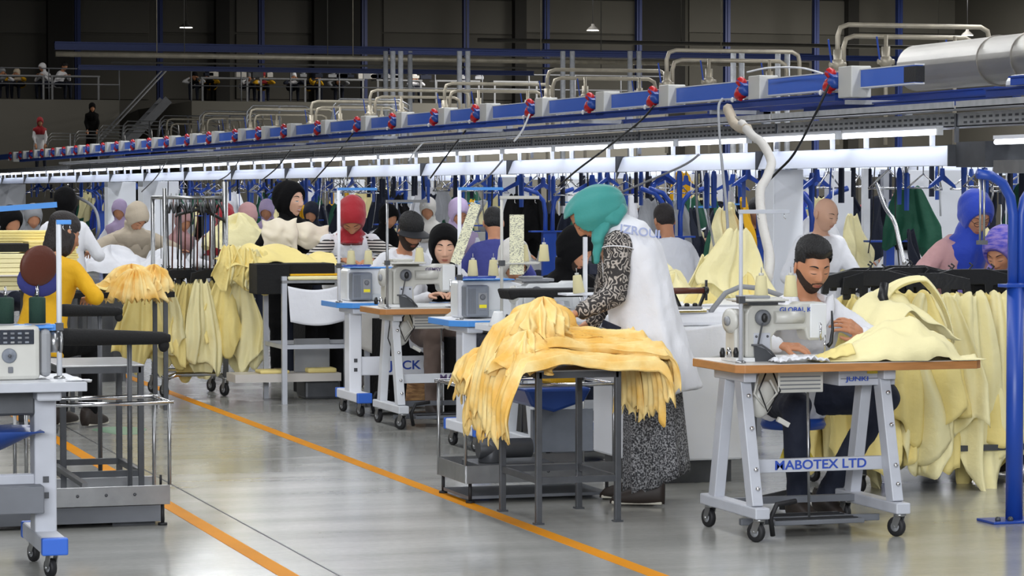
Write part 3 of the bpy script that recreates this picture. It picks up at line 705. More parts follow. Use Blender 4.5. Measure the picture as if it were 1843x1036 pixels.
# ------------------------------------------------------------------ the long lighting duct above the sewing line
XD = 8.0
def duct_run(X, zs, segs, tagn, wide, main=True):
    z0, z1, zt = zs
    for i in range(len(segs)-1):
        y0, y1 = segs[i]+.02, segs[i+1]-.02; where = ORD[i] if i < len(ORD) else 'far'
        e = empty('light_panel', (X, y0, z0), 0, 'long white panel of the %s lighting duct, %s from the camera' % (tagn, where), 'light panel', 'white panels of the %s lighting duct' % tagn)
        L = y1-y0
        MB().prism([(-.03, 0), (.05, -.0), (wide, .05), (wide, z1-z0), (.04, z1-z0), (0.02, z1-z0-.01)], 0, L, 'y').build('housing', 'fascia', e, bevel=.004)
        MB().b2((-.033, -.018, -.004), (.06, -.004, z1-z0+.004)).build('end_seam', 'dark_steel', e)
        for k in range(2 if main else 1):
            t = empty('tube_light', (X-.06, y0+L*(.02+.5*k), zt), 0, '%s fluorescent tube above the %s lighting duct, on panel %s' % ('near' if k == 0 else 'far', tagn, where), 'tube light', 'fluorescent tubes of the %s duct' % tagn); l_ = L*.46 if main else L*.9
            MB().cyl((0, 0, 0), (0, l_, 0), .018, n=10).build('tube', 'tube_emit', t); MB().b2((-.02, 0, .018), (.10, l_, .04)).build('fitting', 'white_paint', t)
            MB().b2((-.02, -.02, -.02), (.02, 0, .03)).b2((-.02, l_, -.02), (.02, l_+.02, .03)).build('end_cap', 'white_enamel', t)
            MB().b2((.05, l_*.15, z1-zt), (.08, l_*.15+.02, .02)).b2((.05, l_*.85, z1-zt), (.08, l_*.85+.02, .02)).build('bracket', 'white_paint', t)
ysg = [16.0]+[atx(px, 300, XD).y for px in (1368, 1115, 918, 762, 630, 517, 420, 335, 262, 200, 140, 90, 45, 5, -30)]
duct_run(XD, (1.71, 1.84, 1.925), ysg, 'front', .34)
b = MB().b2((XD+.02, 15.6, 1.70), (XD+.3, 16.0, 1.86)); tag(b.build('duct_end', 'dark_steel'), 'dark open end of the front lighting duct', 'duct end')
# perforated cable trays over the duct
mat('tray_dark', '4c4e52', .6)
def tray(X, z, y0, y1, k, lab):
    e = empty('cable_tray', (X, y0, z), 0, lab, 'cable tray', 'perforated cable trays over the lighting duct'); L = y1-y0
    MB().b2((0, 0, 0), (.006, L, .085)).b2((0, 0, 0), (.25, L, .006)).b2((.244, 0, 0), (.25, L, .085)).b2((-.012, 0, .08), (.0, L, .088)).build('tray', 'galvanised', e)
    h = MB(); n = int(L/.085)
    for r_ in range(2):
        for j in range(n): h.b2((-.002, .03+j*.085, .018+.032*r_), (.001, .03+j*.085+.045, .032+.032*r_))
    h.build('slots', 'tray_dark', e); MB().b2((-.004, 0, -.1), (.02, .02, .085)).build('hanger_bracket', 'mid_grey', e)
y_ = 13.0
for k in range(22):
    y2 = y_+2.9; tray(XD-.03, 1.955, y_, y2-.03, k, 'grey perforated cable tray above the lighting duct, %s length from the camera' % ORD[k]); y_ = y2
y_ = 12.6
for k in range(14):
    y2 = y_+2.9; e = MB().b2((XD-.25, y_, 2.055), (XD-.0, y2-.03, 2.062)).b2((XD-.25, y_, 2.055), (XD-.244, y2-.03, 2.10)).build('conduit_channel', 'galvanised'); tag(e, 'grey folded steel channel over the cable tray, %s length from the camera' % ORD[k], 'channel', 'folded channels above the trays'); y_ = y2
# blue busbar beam with plug boxes
e = empty('busbar_beam', (XD, 16.5, 2.25), 0, 'long blue busbar beam with white edges over the sewing line', 'busbar'); L = 52
MB().b2((-.03, 0, .005), (.03, L, .120)).build('blue_web', 'blue_beam', e); MB().b2((-.036, -.01, .120), (.036, L, .128)).b2((-.036, -.01, -.004), (.036, L, .005)).build('flange', 'busbar_white', e)
MB().b2((-.032, -.02, .01), (.032, .16, .113)).build('end_sleeve', 'black_plastic', e)
plug = empty('plug_box', (0, 0, 0), 0, 'x', 'plug box', 'grey plug boxes on the blue busbar')
MB().b2((-.10, -.02, -.065), (.05, .20, .150)).build('casing', 'box_grey', plug, bevel=.008); MB().b2((-.095, .06, -.05), (-.088, .065, .15)).build('lid_seam', 'grey_paint', plug)
b = MB(); b.lathe([(.0, -.0), (.035, 0), (.045, .03), (.05, .06), (.035, .075)], (-.10, .20, .045), (-.1, 1, .1), 14); b.box((-.12, .25, .10), (.05, .10, .012), (.5, 0, .3)); b.build('socket_cover', 'plug_blue', plug)
b = MB(); b.lathe([(.02, 0), (.046, .01), (.05, .05), (.036, .09), (.018, .12)], (-.105, .25, .05), (-.25, 1, -.45), 12); b.lathe([(.02, 0), (.038, .02), (.036, .06), (.02, .07)], (-.11, .25, .09), (-.3, 1, .6), 10); b.box((-.12, .30, .00), (.03, .05, .05), (.3, .2, 0)); b.build('plug_head', 'red_plastic', plug)
MB().ell((-.15, .38, -.02), (.014, .014, .02), 10, 8).build('cable_gland', 'white_enamel', plug)
PL = Proto(plug); pxs = [1543, 1378, 1214, 1098, 987, 886, 810, 733, 668, 595, 533, 486, 443, 395, 355, 317, 285, 255, 225, 200, 172, 150, 128, 108, 88, 68, 48, 30]
plug_pos = []
for i, px in enumerate(pxs):
    q = atx(px, 150, XD); plug_pos.append(Vector((XD-.11, q.y+.25, 2.3))); PL.put((XD, q.y-.1, 2.25), 0, 'grey box with red plug on the blue busbar, %s from the camera' % ORD[i])
# blue carrier rails under the busbar, in lengths at slightly different heights
i = 0; rr = random.Random(4)
for (xx, zz, y0, y1, m) in ((XD+.02, 2.13, 11, 15.6, 'deep_blue'), (XD-.02, 2.19, 11.2, 15.2, 'blue_paint'), (XD+.3, 2.16, 16, 21, 'blue_paint'), (XD-.1, 2.17, 17.6, 24.6, 'deep_blue'), (XD+.3, 2.12, 20, 26, 'blue_paint'), (XD-.1, 2.17, 24.8, 32, 'blue_paint'), (XD+.3, 2.11, 26, 34, 'deep_blue'), (XD-.1, 2.17, 32.2, 44, 'deep_blue'), (XD+.3, 2.11, 34.2, 50, 'blue_paint'), (XD+.1, 2.10, 15.4, 18.6, 'deep_blue'), (XD-.1, 2.17, 44.2, 60, 'blue_paint')):
    i += 1; tag(MB().b2((xx, y0, zz), (xx+.06, y1, zz+.05)).b2((xx-.015, y0, zz+.045), (xx+.075, y1, zz+.055)).build('carrier_rail', m), 'blue conveyor rail under the busbar, %s length from the camera' % ORD[i-1], 'rail', 'blue conveyor rails under the busbar')
for k, y_ in enumerate((14.2, 17.4, 19.9, 23, 26.5, 30.5, 35, 41)):
    tag(MB().b2((XD+.33, y_, 2.06), (XD+.39, y_+.04, 2.2)).b2((XD-.1, y_, 2.14), (XD+.4, y_+.04, 2.17)).build('rail_bracket', 'galvanised'), 'small steel bracket joining the blue rails, %s from the camera' % ORD[k], 'bracket', 'brackets between the blue rails')
# extraction duct of shiny wrapped tube beside the beam, top right
b = MB(); b.cyl((9.1, 12.8, 2.46), (9.1, 18.8, 2.46), .17, n=28)
for k in range(10): b.cyl((9.1, 13+k*.5, 2.46), (9.1, 13.02+k*.5, 2.46), .178, n=28)
tag(b.build('air_duct', 'foil'), 'thick silver wrapped air duct at the top right beside the blue beam', 'duct')
tag(MB().cyl((8.75, 12.4, 2.25), (8.75, 16.6, 2.25), .07, n=16).build('air_duct', 'aluminium'), 'thinner silver tube under the thick wrapped duct', 'duct')
b = MB().b2((XD+.05, 12.0, 1.66), (XD+.4, 15.55, 1.69)).b2((XD+.05, 12.0, 1.69), (XD+.06, 15.55, 1.74)); tag(b.build('steel_shelf', 'steel'), 'grey steel tray edge at the right, past the end of the duct', 'tray')
b = MB().b2((XD-.02, 11.5, 1.905), (XD+.02, 15.5, 1.925)); 
t = empty('tube_light', (XD-.01, 12.2, 1.85), 0, 'fluorescent tube at the right edge above the blue headscarf', 'tube light'); MB().cyl((0, 0, 0), (0, 3.2, 0), .016, n=10).build('tube', 'tube_emit', t); MB().b2((-.02, 0, .016), (.05, 3.2, .04)).build('fitting', 'white_paint', t)

# white box columns of the line
def white_column(X, y, w_, z1, lab): return tag(MB().b2((X, y, 0), (X+w_, y+w_*.8, z1)).b2((X-.004, y-.004, 0), (X+.01, y+.01, z1)).build('support_column', 'column_white', bevel=.006), lab, 'column')
for px, w_, lab in ((1392, .24, 'white box column behind the seated bearded man'), (195, .5, 'white box column behind the woman in the white coat'), (258, .6, 'broad white column left of the garment rack'), (0, .6, 'white column at the left edge of the photo under the duct')):
    q = atx(px, 480, XD+.06); white_column(XD+.06, q.y, w_, 1.71, lab)
q = atx(1497, 400, 9.6); white_column(9.6, q.y, .2, 1.72, 'slim white column with a grey edge right of the bearded man')
q = atx(1555, 400, 10.4); tag(MB().b2((10.4, q.y, 0), (10.46, q.y+.06, 1.75)).build('post', 'frame_light'), 'thin pale post right of the slim white column', 'post')
q = atx(1590, 400, 11.2); tag(MB().b2((11.2, q.y, 0), (11.27, q.y+.07, 1.75)).build('post', 'aluminium'), 'grey metal post before the dark green garments', 'post')
# rear rows
duct_run(14.5, (1.74, 1.87, 1.96), [20+3.4*k for k in range(11)], 'second', .3, False)
duct_run(21.0, (1.80, 1.93, 2.02), [26+4*k for k in range(9)], 'third', .3, False)

# steam pipe loops over the ironing line and the grey posts behind
def pipe_loop(px, py, k, n):
    q = atx(px, py, 12.0); e = empty('steam_pipe_loop', (12.0, q.y, 0), 0, 'looped cream steam pipes with valves, %s loop from the camera' % ORD[k], 'pipes', 'steam pipe loops above the ironing line'); z = q.z
    for dz, dx, dy in ((0, 0, 0), (-.11, .12, .12)):
        L = 1.75-dx
        pts = [(dx, dy, z-.75), (dx, dy, z+dz-.12), (dx+.03, dy, z+dz-.03), (dx+.12, dy, z+dz), (L-.1, dy, z+dz), (L-.02, dy, z+dz-.04), (L, dy, z+dz-.12), (L, dy, z-.55)]
        MB().tube(pts, .026, 10).build('pipe', 'pipe_cream', e)
    for vx, vz in ((0, z-.42), (.55, z-.38), (1.35, z-.4)):
        b = MB(); b.cyl((vx, 0, z-1.25), (vx, 0, z-.1), .022, n=8); b.ell((vx, 0, vz), (.075, .075, .07), 10, 8); b.cyl((vx, 0, vz-.16), (vx, 0, vz+.16), .045, n=10); b.cyl((vx-.09, 0, vz), (vx+.09, 0, vz), .03, n=8); v = b.build('valve', 'pipe_cream', e)
        MB().bar((vx-.09, -.04, vz+.02), (vx-.13, -.05, vz+.26), .02, .012).build('lever', 'blue_paint', v)
for k, (px, py) in enumerate(((1508, 44), (1200, 90), (985, 125), (800, 150), (666, 162), (560, 182), (450, 196), (365, 204), (300, 214))): pipe_loop(px, py, k, 9)
pr_ = Proto(tag(MB().cyl((0, 0, 0), (0, 0, 4.7), .055, n=12).build('grey_post', 'galvanised'), 'x', 'post', 'grey round posts carrying the blue rail'))
for i, (px, dy) in enumerate(((694, 2), (707, 0), (721, 0), (738, 2), (827, 0), (842, 0), (1013, 0), (1030, 0), (1134, 0), (1150, 0), (1320, -6), (1335, -6), (1400, -6), (1417, -6))):
    q = aty(px, 92, 56+dy); pr_.put((q.x, q.y, 0), 0, 'grey round upright post behind the busbar, %s from the left' % ORD[i].replace('nearest', 'first'), scale=(1, 1, q.z/4.7))
# ------------------------------------------------------------------ sewing stations
def caster(parent, x, y, r=.04, yaw=0, mt='black_rubber', z=.105):
    b = MB(); m = Matrix.Rotation(yaw, 3, 'Z'); o = Vector((x, y, 0)); f = lambda v: o+m @ Vector(v)
    b.cyl(f((0, 0, z-.012)), f((0, 0, z)), .028, n=12)
    for s_ in (-1, 1): b.bar(f((s_*.017, 0, z-.01)), f((s_*.017, .018, r)), .034, .004, up=m @ Vector((1, 0, 0)))
    b.cyl(f((-.024, .018, r)), f((.024, .018, r)), .006, n=8); c = b.build('caster', 'steel', parent)
    w_ = MB(); w_.lathe([(r*.55, -.013), (r*.93, -.013), (r, -.007), (r, .007), (r*.93, .013), (r*.55, .013)], f((0, .018, r)), m @ Vector((1, 0, 0)), 20); w_.build('wheel', mt, c)
    MB().lathe([(.001, -.014), (r*.5, -.014), (r*.5, .014), (.001, .014)], f((0, .018, r)), m @ Vector((1, 0, 0)), 14).build('hub', 'grey_paint', c)
def sewing_table(loc, label, W=1.2, D=.55, legs=(.10, .78), edge='wood_edge', top='wood_top', paint='frame_grey', H=.785, lettering=None, group=None, style='A', pedal=True, box=True):
    e = empty('sewing_table', loc, 0, label, 'sewing table', group); c = .035
    pts = [(c, 0), (W-c, 0), (W, c), (W, D), (0, D), (0, c)] if style == 'A' else [(.09, 0), (W, 0), (W, D), (0, D), (0, .10)]
    t = MB().prism(pts, H-.038, H-.002).build('tabletop', edge, e, bevel=.003)
    MB().prism([(x*.994+.003, y*.994+.0015) for x, y in pts], H-.002, H+.0005).build('table_surface', top, t)
    if style == 'A':
        for x in legs:
            g = MB()
            for ya, yb in ((.20, .04), (.36, .50)):
                g.bar((x, ya, H-.04), (x, yb, .15), .052, .075, up=(0, 1, 0))
            g.b2((x-.03, .10, H-.085), (x+.03, .46, H-.04)); lg = g.build('leg', paint, e, bevel=.004)
            for ya, yb, s_ in ((.20, .04, -1),):
                for k, t_ in enumerate((.18, .42, .72, .86)):
                    y, z = ya+(yb-ya)*t_-.036, (H-.04)+(.15-H+.04)*t_; MB().lathe([(.011, 0), (.011, .006), (.005, .012)], (x+.005, y-.003, z), (0, -1, -.1), 10).build('bolt', 'chrome', lg)
                MB().bar((x-.006, ya-.036-.05, .56), (x-.004, ya-.105, .42), .005, .004).build('slot', 'dark_steel', lg)
            MB().b2((x-.035, -.05, .105), (x+.035, D+.07, .155)).build('foot_bar', paint, e, bevel=.006)
            for y in (-.01, D+.02): caster(e, x, y, .045, .5 if y < 0 else .2)
        MB().b2((legs[0], .14, .29), (legs[1], .175, .35)).build('crossbar', paint, e, bevel=.003); MB().b2((legs[0], .40, .12), (legs[1], .44, .15)).build('lower_brace', 'mid_grey', e)
    else:
        for x in legs:
            MB().b2((x-.045, .20, .15), (x+.045, .34, H-.04)).b2((x-.05, .08, H-.08), (x+.05, .48, H-.04)).build('leg', paint, e, bevel=.008)
            f_ = MB().b2((x-.05, -.02, .10), (x+.05, D+.0, .165)).build('foot_bar', paint, e, bevel=.008)
            MB().b2((x-.052, -.06, .098), (x+.052, -.018, .167)).build('end_cap', 'cap_blue', f_, bevel=.006); MB().b2((x-.052, D+.0, .098), (x+.052, D+.04, .167)).build('end_cap', 'cap_blue', f_, bevel=.006)
            for y in (.03, D-.03): caster(e, x, y, .038, .3)
            MB().b2((x-.012, .195, .30), (x+.012, .2, .325)).b2((x-.012, .195, .365), (x+.012, .2, .39)).build('clamp_plate', 'dark_steel', e)
        MB().b2((legs[0], .22, .27), (legs[1], .26, .40)).build('crossbar', paint, e, bevel=.008)
    if lettering:
        txt, mt, sz, lx = lettering; text_mesh(txt, sz, .001, mt, e, (lx, .139 if style == 'A' else .219, .32 if style == 'A' else .335), (PI/2, 0, 0), 1.15)
    if pedal:
        p = MB().b2((legs[0]+.12, .10, .055), (legs[1]-.12, .40, .075)); p.b2((legs[0], .20, .05), (legs[1], .23, .08)); p = p.build('pedal', 'mid_grey', e, bevel=.004)
        for k in range(5): MB().b2((legs[0]+.14, .13+k*.05, .0755), (legs[1]-.14, .145+k*.05, .079)).build('grip_strip', 'black_rubber', p)
        MB().tube([(legs[0]+.09, .05, .02), (legs[0]+.07, .03, .10), (legs[0]+.1, .03, .16), (legs[0]+.2, .05, .17)], .012, 8).build('pedal_lever', 'black_rubber', e)
        MB().cyl((legs[0]+.33, .2, .08), (legs[0]+.33, .22, H-.12), .006, n=6).build('pedal_rod', 'steel', e)
    if box:
        m = MB().b2((.26, .16, H-.14), (.48, .40, H-.04)); mo = m.build('motor_box', 'beige_enamel', e, bevel=.004)
        for k in range(4): MB().b2((.27, .157, H-.125+.018*k), (.465, .16, H-.12+.018*k)).build('vent_slot', 'mid_grey', mo)
        cb = MB().b2((.56, .17, H-.115), (.84, .36, H-.04)).build('control_box', 'frame_grey', e, bevel=.004); MB().b2((.57, .166, H-.085), (.83, .17, H-.082)).build('seam', 'mid_grey', cb)
        MB().b2((.70, .165, H-.062), (.83, .17, H-.042)).build('sticker', 'thread_yellow', cb); MB().lathe([(.008, 0), (.006, .006)], (.78, .168, H-.095), (0, -1, 0), 10).build('knob', 'dark_steel', cb)
        b = MB(); b.ell((.20, .20, H-.17), (.055, .03, .085), 14, 10, (0, .3, 0)); b.tube([(.17, .17, H-.05), (.14, .15, H-.14), (.19, .15, H-.2), (.25, .15, H-.14), (.22, .16, H-.08)], .006, 6); b.box((.28, .15, H-.27), (.06, .02, .022), (0, .5, 0)); b.build('knee_lifter', 'beige_enamel', e)
        b = MB(); b.tube([(.2, .16, H-.05), (.16, .14, H-.12), (.2, .14, H-.22), (.27, .16, H-.13), (.24, .18, H-.04)], .004, 6); b.tube([(.12, .2, H-.05), (.1, .2, H-.2), (.15, .22, H-.32)], .004, 6); b.build('cable', 'black_plastic', e)
    return e
def lockstitch(loc, label, brand, ink, m='beige_enamel', rz=0, group=None, s=1.0, lod=0):
    e = empty('sewing_machine', loc, rz, label, 'sewing machine', group, s)
    MB().b2((.02, -.01, 0), (.46, .16, .018)).build('bed_plate', 'white_enamel', e, bevel=.003)
    out = [(.075, .018), (.20, .018), (.195, .10), (.215, .128), (.345, .133), (.352, .100), (.362, .085), (.43, .085), (.445, .12), (.445, .235), (.432, .246), (.33, .246), (.31, .235), (.105, .235), (.085, .22), (.075, .20)]
    MB().prism(out, .02, .125, 'y').build('arm_casting', m, e, bevel=.012)
    b = MB(); b.prism([(.365, .095), (.44, .095), (.44, .24), (.365, .24)], .012, .021, 'y'); b.build('face_plate', 'white_enamel', e, bevel=.004)
    b = MB(); b.b2((.11, .016, .03), (.185, .02, .12)); b.build('side_cover', 'frame_grey', e, bevel=.003)
    for xx in (.122, .172): MB().lathe([(.006, 0), (.004, .004)], (xx, .016, .105), (0, -1, 0), 8).build('screw', 'dark_steel', e)
    b = MB(); b.cyl((.20, .012, .185), (.33, .012, .185), .026, .026, 18); b.build('arm_tube', m, e)
    h = MB(); h.lathe([(.008, -.012), (.034, -.012), (.052, -.004), (.052, .008), (.03, .016), (.008, .016)], (.028, .07, .17), (-1, -.25, 0), 26); hw = h.build('handwheel', 'beige_enamel', e); MB().lathe([(.02, 0), (.02, .006), (.004, .01)], (.012, .066, .17), (-1, -.25, 0), 16).build('hub', 'grey_paint', hw)
    b = MB(); b.cyl((.03, .07, .17), (.08, .07, .17), .022, n=14); b.build('shaft', 'steel', e)
    b = MB(); b.lathe([(.004, 0), (.026, 0), (.034, .008), (.034, .022), (.018, .03)], (.14, .005, .185), (0, -1, 0), 20); w_ = b.build('tension_dial', 'mid_grey', e); MB().ell((.14, -.028, .185), (.014, .012, .02), 10, 8).build('knob', 'black_plastic', w_)
    MB().bar((.135, -.02, .17), (.118, -.01, .07), .008, .006).build('reverse_lever', 'dark_steel', e)
    b = MB(); b.cyl((.425, .0, .02), (.425, .0, .11), .004, n=8); b.cyl((.41, .01, .085), (.41, .01, .16), .006, n=8); b.b2((.40, -.005, .02), (.445, .02, .026)); b.build('needle_bar', 'chrome', e)
    b = MB(); b.tube([(.455, -.005, .21), (.458, -.008, .13), (.45, -.01, .075), (.435, -.008, .06)], [.004, .007, .009, .011], 8); b.build('presser_lever', 'black_plastic', e)
    b = MB(); b.b2((.03, .03, .0), (.075, .14, .22)); b.build('motor_cover', m, e, bevel=.01); 
    for k in range(3): MB().lathe([(.010, 0), (.012, .02), (.006, .04)], (-.025+.03*k, .03, .02), (0, 0, 1), 10).build('oil_cup', 'chrome' if k % 2 else 'black_plastic', e)
    b = MB(); b.prism([(.105, .002), (.20, .002), (.19, .02), (.15, .055), (.10, .07)], -.012, -.004, 'y'); b.tube([(.085, -.02, .072), (.13, -.022, .072), (.17, -.022, .045), (.205, -.02, .004)], .005, 6); b.build('belt_guard', 'dark_steel', e)
    b = MB(); b.b2((.07, .03, .245), (.26, .17, .262)); b.b2((.10, .06, .235), (.24, .15, .247)); b.b2((.08, .05, .262), (.2, .15, .275)); b.build('top_tray', 'grey_paint' if lod == 0 else m, e, bevel=.004)
    if brand: text_mesh(brand, .028, .0008, ink, e, (.315, -.015+.034, .21), (PI/2, 0, 0), 1.1); e2 = [k for k in C.objects if k.parent == e][-1]; e2.location = (.31, -.0185+.034, .215)
    return e
def overlock(loc, label, rz=0, group=None):
    e = empty('overlock_machine', loc, rz, label, 'overlock machine', group)
    MB().prism([(0, 0), (.56, 0), (.56, .10), (.42, .13), (.40, .20), (.30, .225), (.02, .225), (0, .21)], .07, .28, 'y').build('body', 'white_enamel', e, bevel=.014)
    g = MB().b2((.01, -.03, .01), (.155, .08, .20)).build('motor_cover', 'motor_grey', e, bevel=.012)
    for k in range(6): MB().b2((.02+.009*k, -.033, .03), (.023+.009*k, -.03, .18)).build('rib', 'mid_grey', g)
    MB().b2((.085, -.035, .055), (.14, -.03, .155)).build('cover_plate', 'grey_paint', g, bevel=.003); MB().lathe([(.018, 0), (.014, .006)], (.112, -.035, .13), (0, -1, 0), 14).build('dial', 'mid_grey', g); MB().b2((.09, -.038, .065), (.135, -.0355, .085)).build('sticker', 'yellow_sticker', g)
    MB().b2((.17, .05, .005), (.26, .08, .05)).build('chip_tray', 'plastic_clear', e, bevel=.006); MB().b2((.02, .05, .226), (.34, .24, .234)).build('top_lip', 'sky_blue', e, bevel=.003)
    MB().lathe([(.0, 0), (.028, .0), (.036, .01), (.036, .03), (.02, .04)], (.57, .15, .12), (1, 0, 0), 18).build('handwheel', 'mid_grey', e)
    MB().b2((.40, .05, .0), (.50, .07, .04)).build('presser_plate', 'chrome', e)
    return e
cone_p = empty('thread_cone', (0, 0, 0), 0, 'x', 'thread cone')
MB().lathe([(.006, 0), (.031, 0), (.0325, .004), (.0235, .092), (.021, .096), (.006, .097)], n=18).build('thread', 'thread_cream', cone_p); MB().lathe([(.0, .095), (.012, .096), (.011, .108), (.0, .109)], n=12).build('tube_tip', 'beige_enamel', cone_p); MB().cyl((0, 0, .1), (0, 0, .135), .0022, n=6).build('spindle', 'steel', cone_p)
CONE = Proto(cone_p)
gcone = empty('thread_cone', (0, 0, 0), 0, 'x', 'thread cone')
MB().lathe([(.008, 0), (.034, 0), (.034, .100), (.028, .106), (.008, .107)], n=22).build('thread', 'dark_green', gcone); MB().lathe([(.052, -.006), (.054, -.002), (.02, 0)], n=24).build('cone_plate', 'grey_paint', gcone); MB().lathe([(.004, .1), (.008, .12), (.004, .15)], n=8).build('spindle', 'chrome', gcone)
GCONE = Proto(gcone)
def thread_stand(loc, label, zt, arm=.24, ztray=.27, pole='frame_grey', armm='frame_grey', traym='beige_enamel', tx=(.03, .26), ty=.04, group=None, r=.009):
    e = empty('thread_stand', loc, 0, label, 'thread stand', group)
    MB().cyl((0, 0, 0), (0, 0, zt), r, n=12).build('pole', pole, e); MB().lathe([(.024, 0), (.024, .006), (.012, .012)], n=14).build('base_flange', 'steel', e)
    MB().b2((-.01, -.012, zt-.012), (arm, .012, zt+.006)).build('guide_arm', armm, e, bevel=.002)
    t = MB().b2((tx[0]-.02, ty-.045, ztray-.008), (tx[1]+.02, ty+.045, ztray)).b2((-.006, -.006, ztray-.012), (tx[1], ty, ztray-.004)); t.build('cone_tray', traym, e, bevel=.002)
    MB().b2((-.016, -.016, ztray-.02), (.016, .016, ztray+.012)).build('clamp', 'dark_steel', e, bevel=.002)
    for k in (arm*.35, arm*.9): MB().tube([(k, 0, zt-.01), (k, .0, zt-.03), (k+.008, 0, zt-.036)], .0018, 5).build('thread_guide', 'chrome', e)
    return e

# nearest station: the bearded man's
TX, TY = 4.625, 11.33
sewing_table((TX, TY, 0), 'wood-edged sewing table on grey A-frame with casters in front of the bearded man', lettering=('MABOTEX LTD', 'ink_blue', .058, .46))
last = [k for k in C.objects if k.name.startswith('sewing_table')][-1]
text_mesh('JUNKI', .028, .001, 'ink_blue', last, (.65, .164, .700), (PI/2, 0, 0), 1.5)
lockstitch((TX+.035, TY+.17, .786), 'beige lockstitch sewing machine that the bearded man is working at', 'GLOBAL KD', 'ink_blue', s=1.07)
p = aty(1333, 640, TY+.12); thread_stand((p.x, TY+.12, .786), 'grey thread stand with flat top arm on the bearded man\'s table', .675, .23, .285, ty=.16, tx=(.09, .23))
for k, px in enumerate((1370, 1423)):
    q = aty(px, 529, TY+.28); CONE.put((q.x, TY+.28, 1.072), 0, 'cream thread cone beside the bearded man, %s one' % ('left' if k == 0 else 'right, nearest his shoulder'))
# worked cloth on the table, running from the needle to the rail on the right
def cloth_heap(name, loc, fn, m, label, cat='fabric', nu=60, nv=26, solid=.004, parent=None, group=None):
    b = MB(); b.grid(fn, nu, nv); o = b.build(name, m, parent, solid=solid); o.location = loc
    return tag(o, label, cat, group) if label else o
def wn(x, y, z=0): return mnoise.noise(Vector((x, y, z)))
def run_cloth(u, v):
    x = .40+.80*u; wd = .10+.22*min(1, u*1.6); y = .12+wd*(v-.5)*2*.6+.05*u
    h = .006+(.20*math.sin(min(1, u*1.12)*PI)**.7*min(1, u*1.6))*max(0, 1-(2*v-1)**2)**.6
    h += .035*wn(u*8, v*4, 1)*min(1, u*4)+.016*(1-2*abs(math.sin(v*9+u*4+2*wn(u*4, v*3))))*min(1, u*3); return (x, y, max(.003, h))
cloth_heap('sewn_cloth', (TX, TY, .787), run_cloth, 'cloth_pale', 'pale yellow cloth being fed under the needle and bunched along the table')
cloth_heap('sewn_cloth', (TX, TY, .788), lambda u, v: (.20+.24*u, .00+.13*v, .004+.03*abs(wn(u*8, v*6, 4))+.012*(1-abs(2*u-1))), 'cloth_white', 'crumpled white lining piece under the bearded man\'s right hand', nu=30, nv=20)
cloth_heap('sewn_cloth', (TX, TY, .789), lambda u, v: (.405+.17*u, .02+.13*v, .004+.075*u**.7*(1-(2*v-1)**2*.6)+.01*wn(u*6, v*5, 9)), 'cloth_yellow', 'deeper yellow fold of cloth right beside the needle', nu=26, nv=16)

# second and third stations further up the line
A2 = atz(691, 556, .785); T2 = (A2.x-.02, A2.y, 0)
sewing_table(T2, 'wood-edged sewing table where the girl in the black headscarf sews', legs=(.14, .80), paint='frame_light', lettering=('MAXOTEX', 'ink_purple', .06, .60))
lockstitch((T2[0]+.05, T2[1]+.17, .786), 'beige lockstitch sewing machine in front of the girl in the black headscarf', 'GEMSY', 'ink_purple', lod=1, s=1.15)
p = aty(697, 550, T2[1]+.08); thread_stand((p.x, T2[1]+.08, .786), 'silver thread stand beside the capped man at the second table', .70, .27, .30, pole='steel', armm='steel', tx=(.1, .26), ty=.1)
q = aty(755, 474, T2[1]+.2); CONE.put((q.x, T2[1]+.2, 1.08), 0, 'single cream thread cone between the capped man and the black headscarf')
cloth_heap('sewn_cloth', (T2[0], T2[1], .787), lambda u, v: (.48+.3*u, .02+.2*v, .004+.02*abs(wn(u*5, v*5, 2))), 'cloth_white', 'white cloth under the hand of the girl in the black headscarf', nu=24, nv=14)
def blue_station(px, py, lab, pole_px, cones, k, zt=.78):
    A_ = atz(px, py, .785); T_ = (A_.x, A_.y, 0)
    sewing_table(T_, 'white sewing table with blue edge, %s' % lab, legs=(.16, .86), edge='sky_blue', top='white_paint', paint='white_paint', style='T', box=False, lettering=('JACK', 'ink_blue', .085, .52) if k == 0 else None)
    overlock((T_[0]+.12, T_[1]+.20, .786), 'white overlock machine with yellow sticker, %s' % lab)
    q = aty(pole_px, 540, T_[1]+.10); th = thread_stand((q.x, T_[1]+.10, .786), 'white thread stand with blue top arm, %s' % lab, zt, .27, .255, pole='white_paint', armm='sky_blue', traym='blue_paint', tx=(.08, .22), ty=.08, r=.012)
    for j, cx in enumerate(cones):
        q = aty(cx, 500, T_[1]+.18); CONE.put((q.x, T_[1]+.18, 1.042), 0, 'cream thread cone on the blue tray, %s, %s cone' % (lab, 'left' if j == 0 else 'right'))
    return T_
T1 = blue_station(612, 545, 'before the woman in the red headscarf', 610, (632, 663), 0)
T3 = blue_station(816, 577, 'left of the yellow heap', 827, (851, 888), 1)
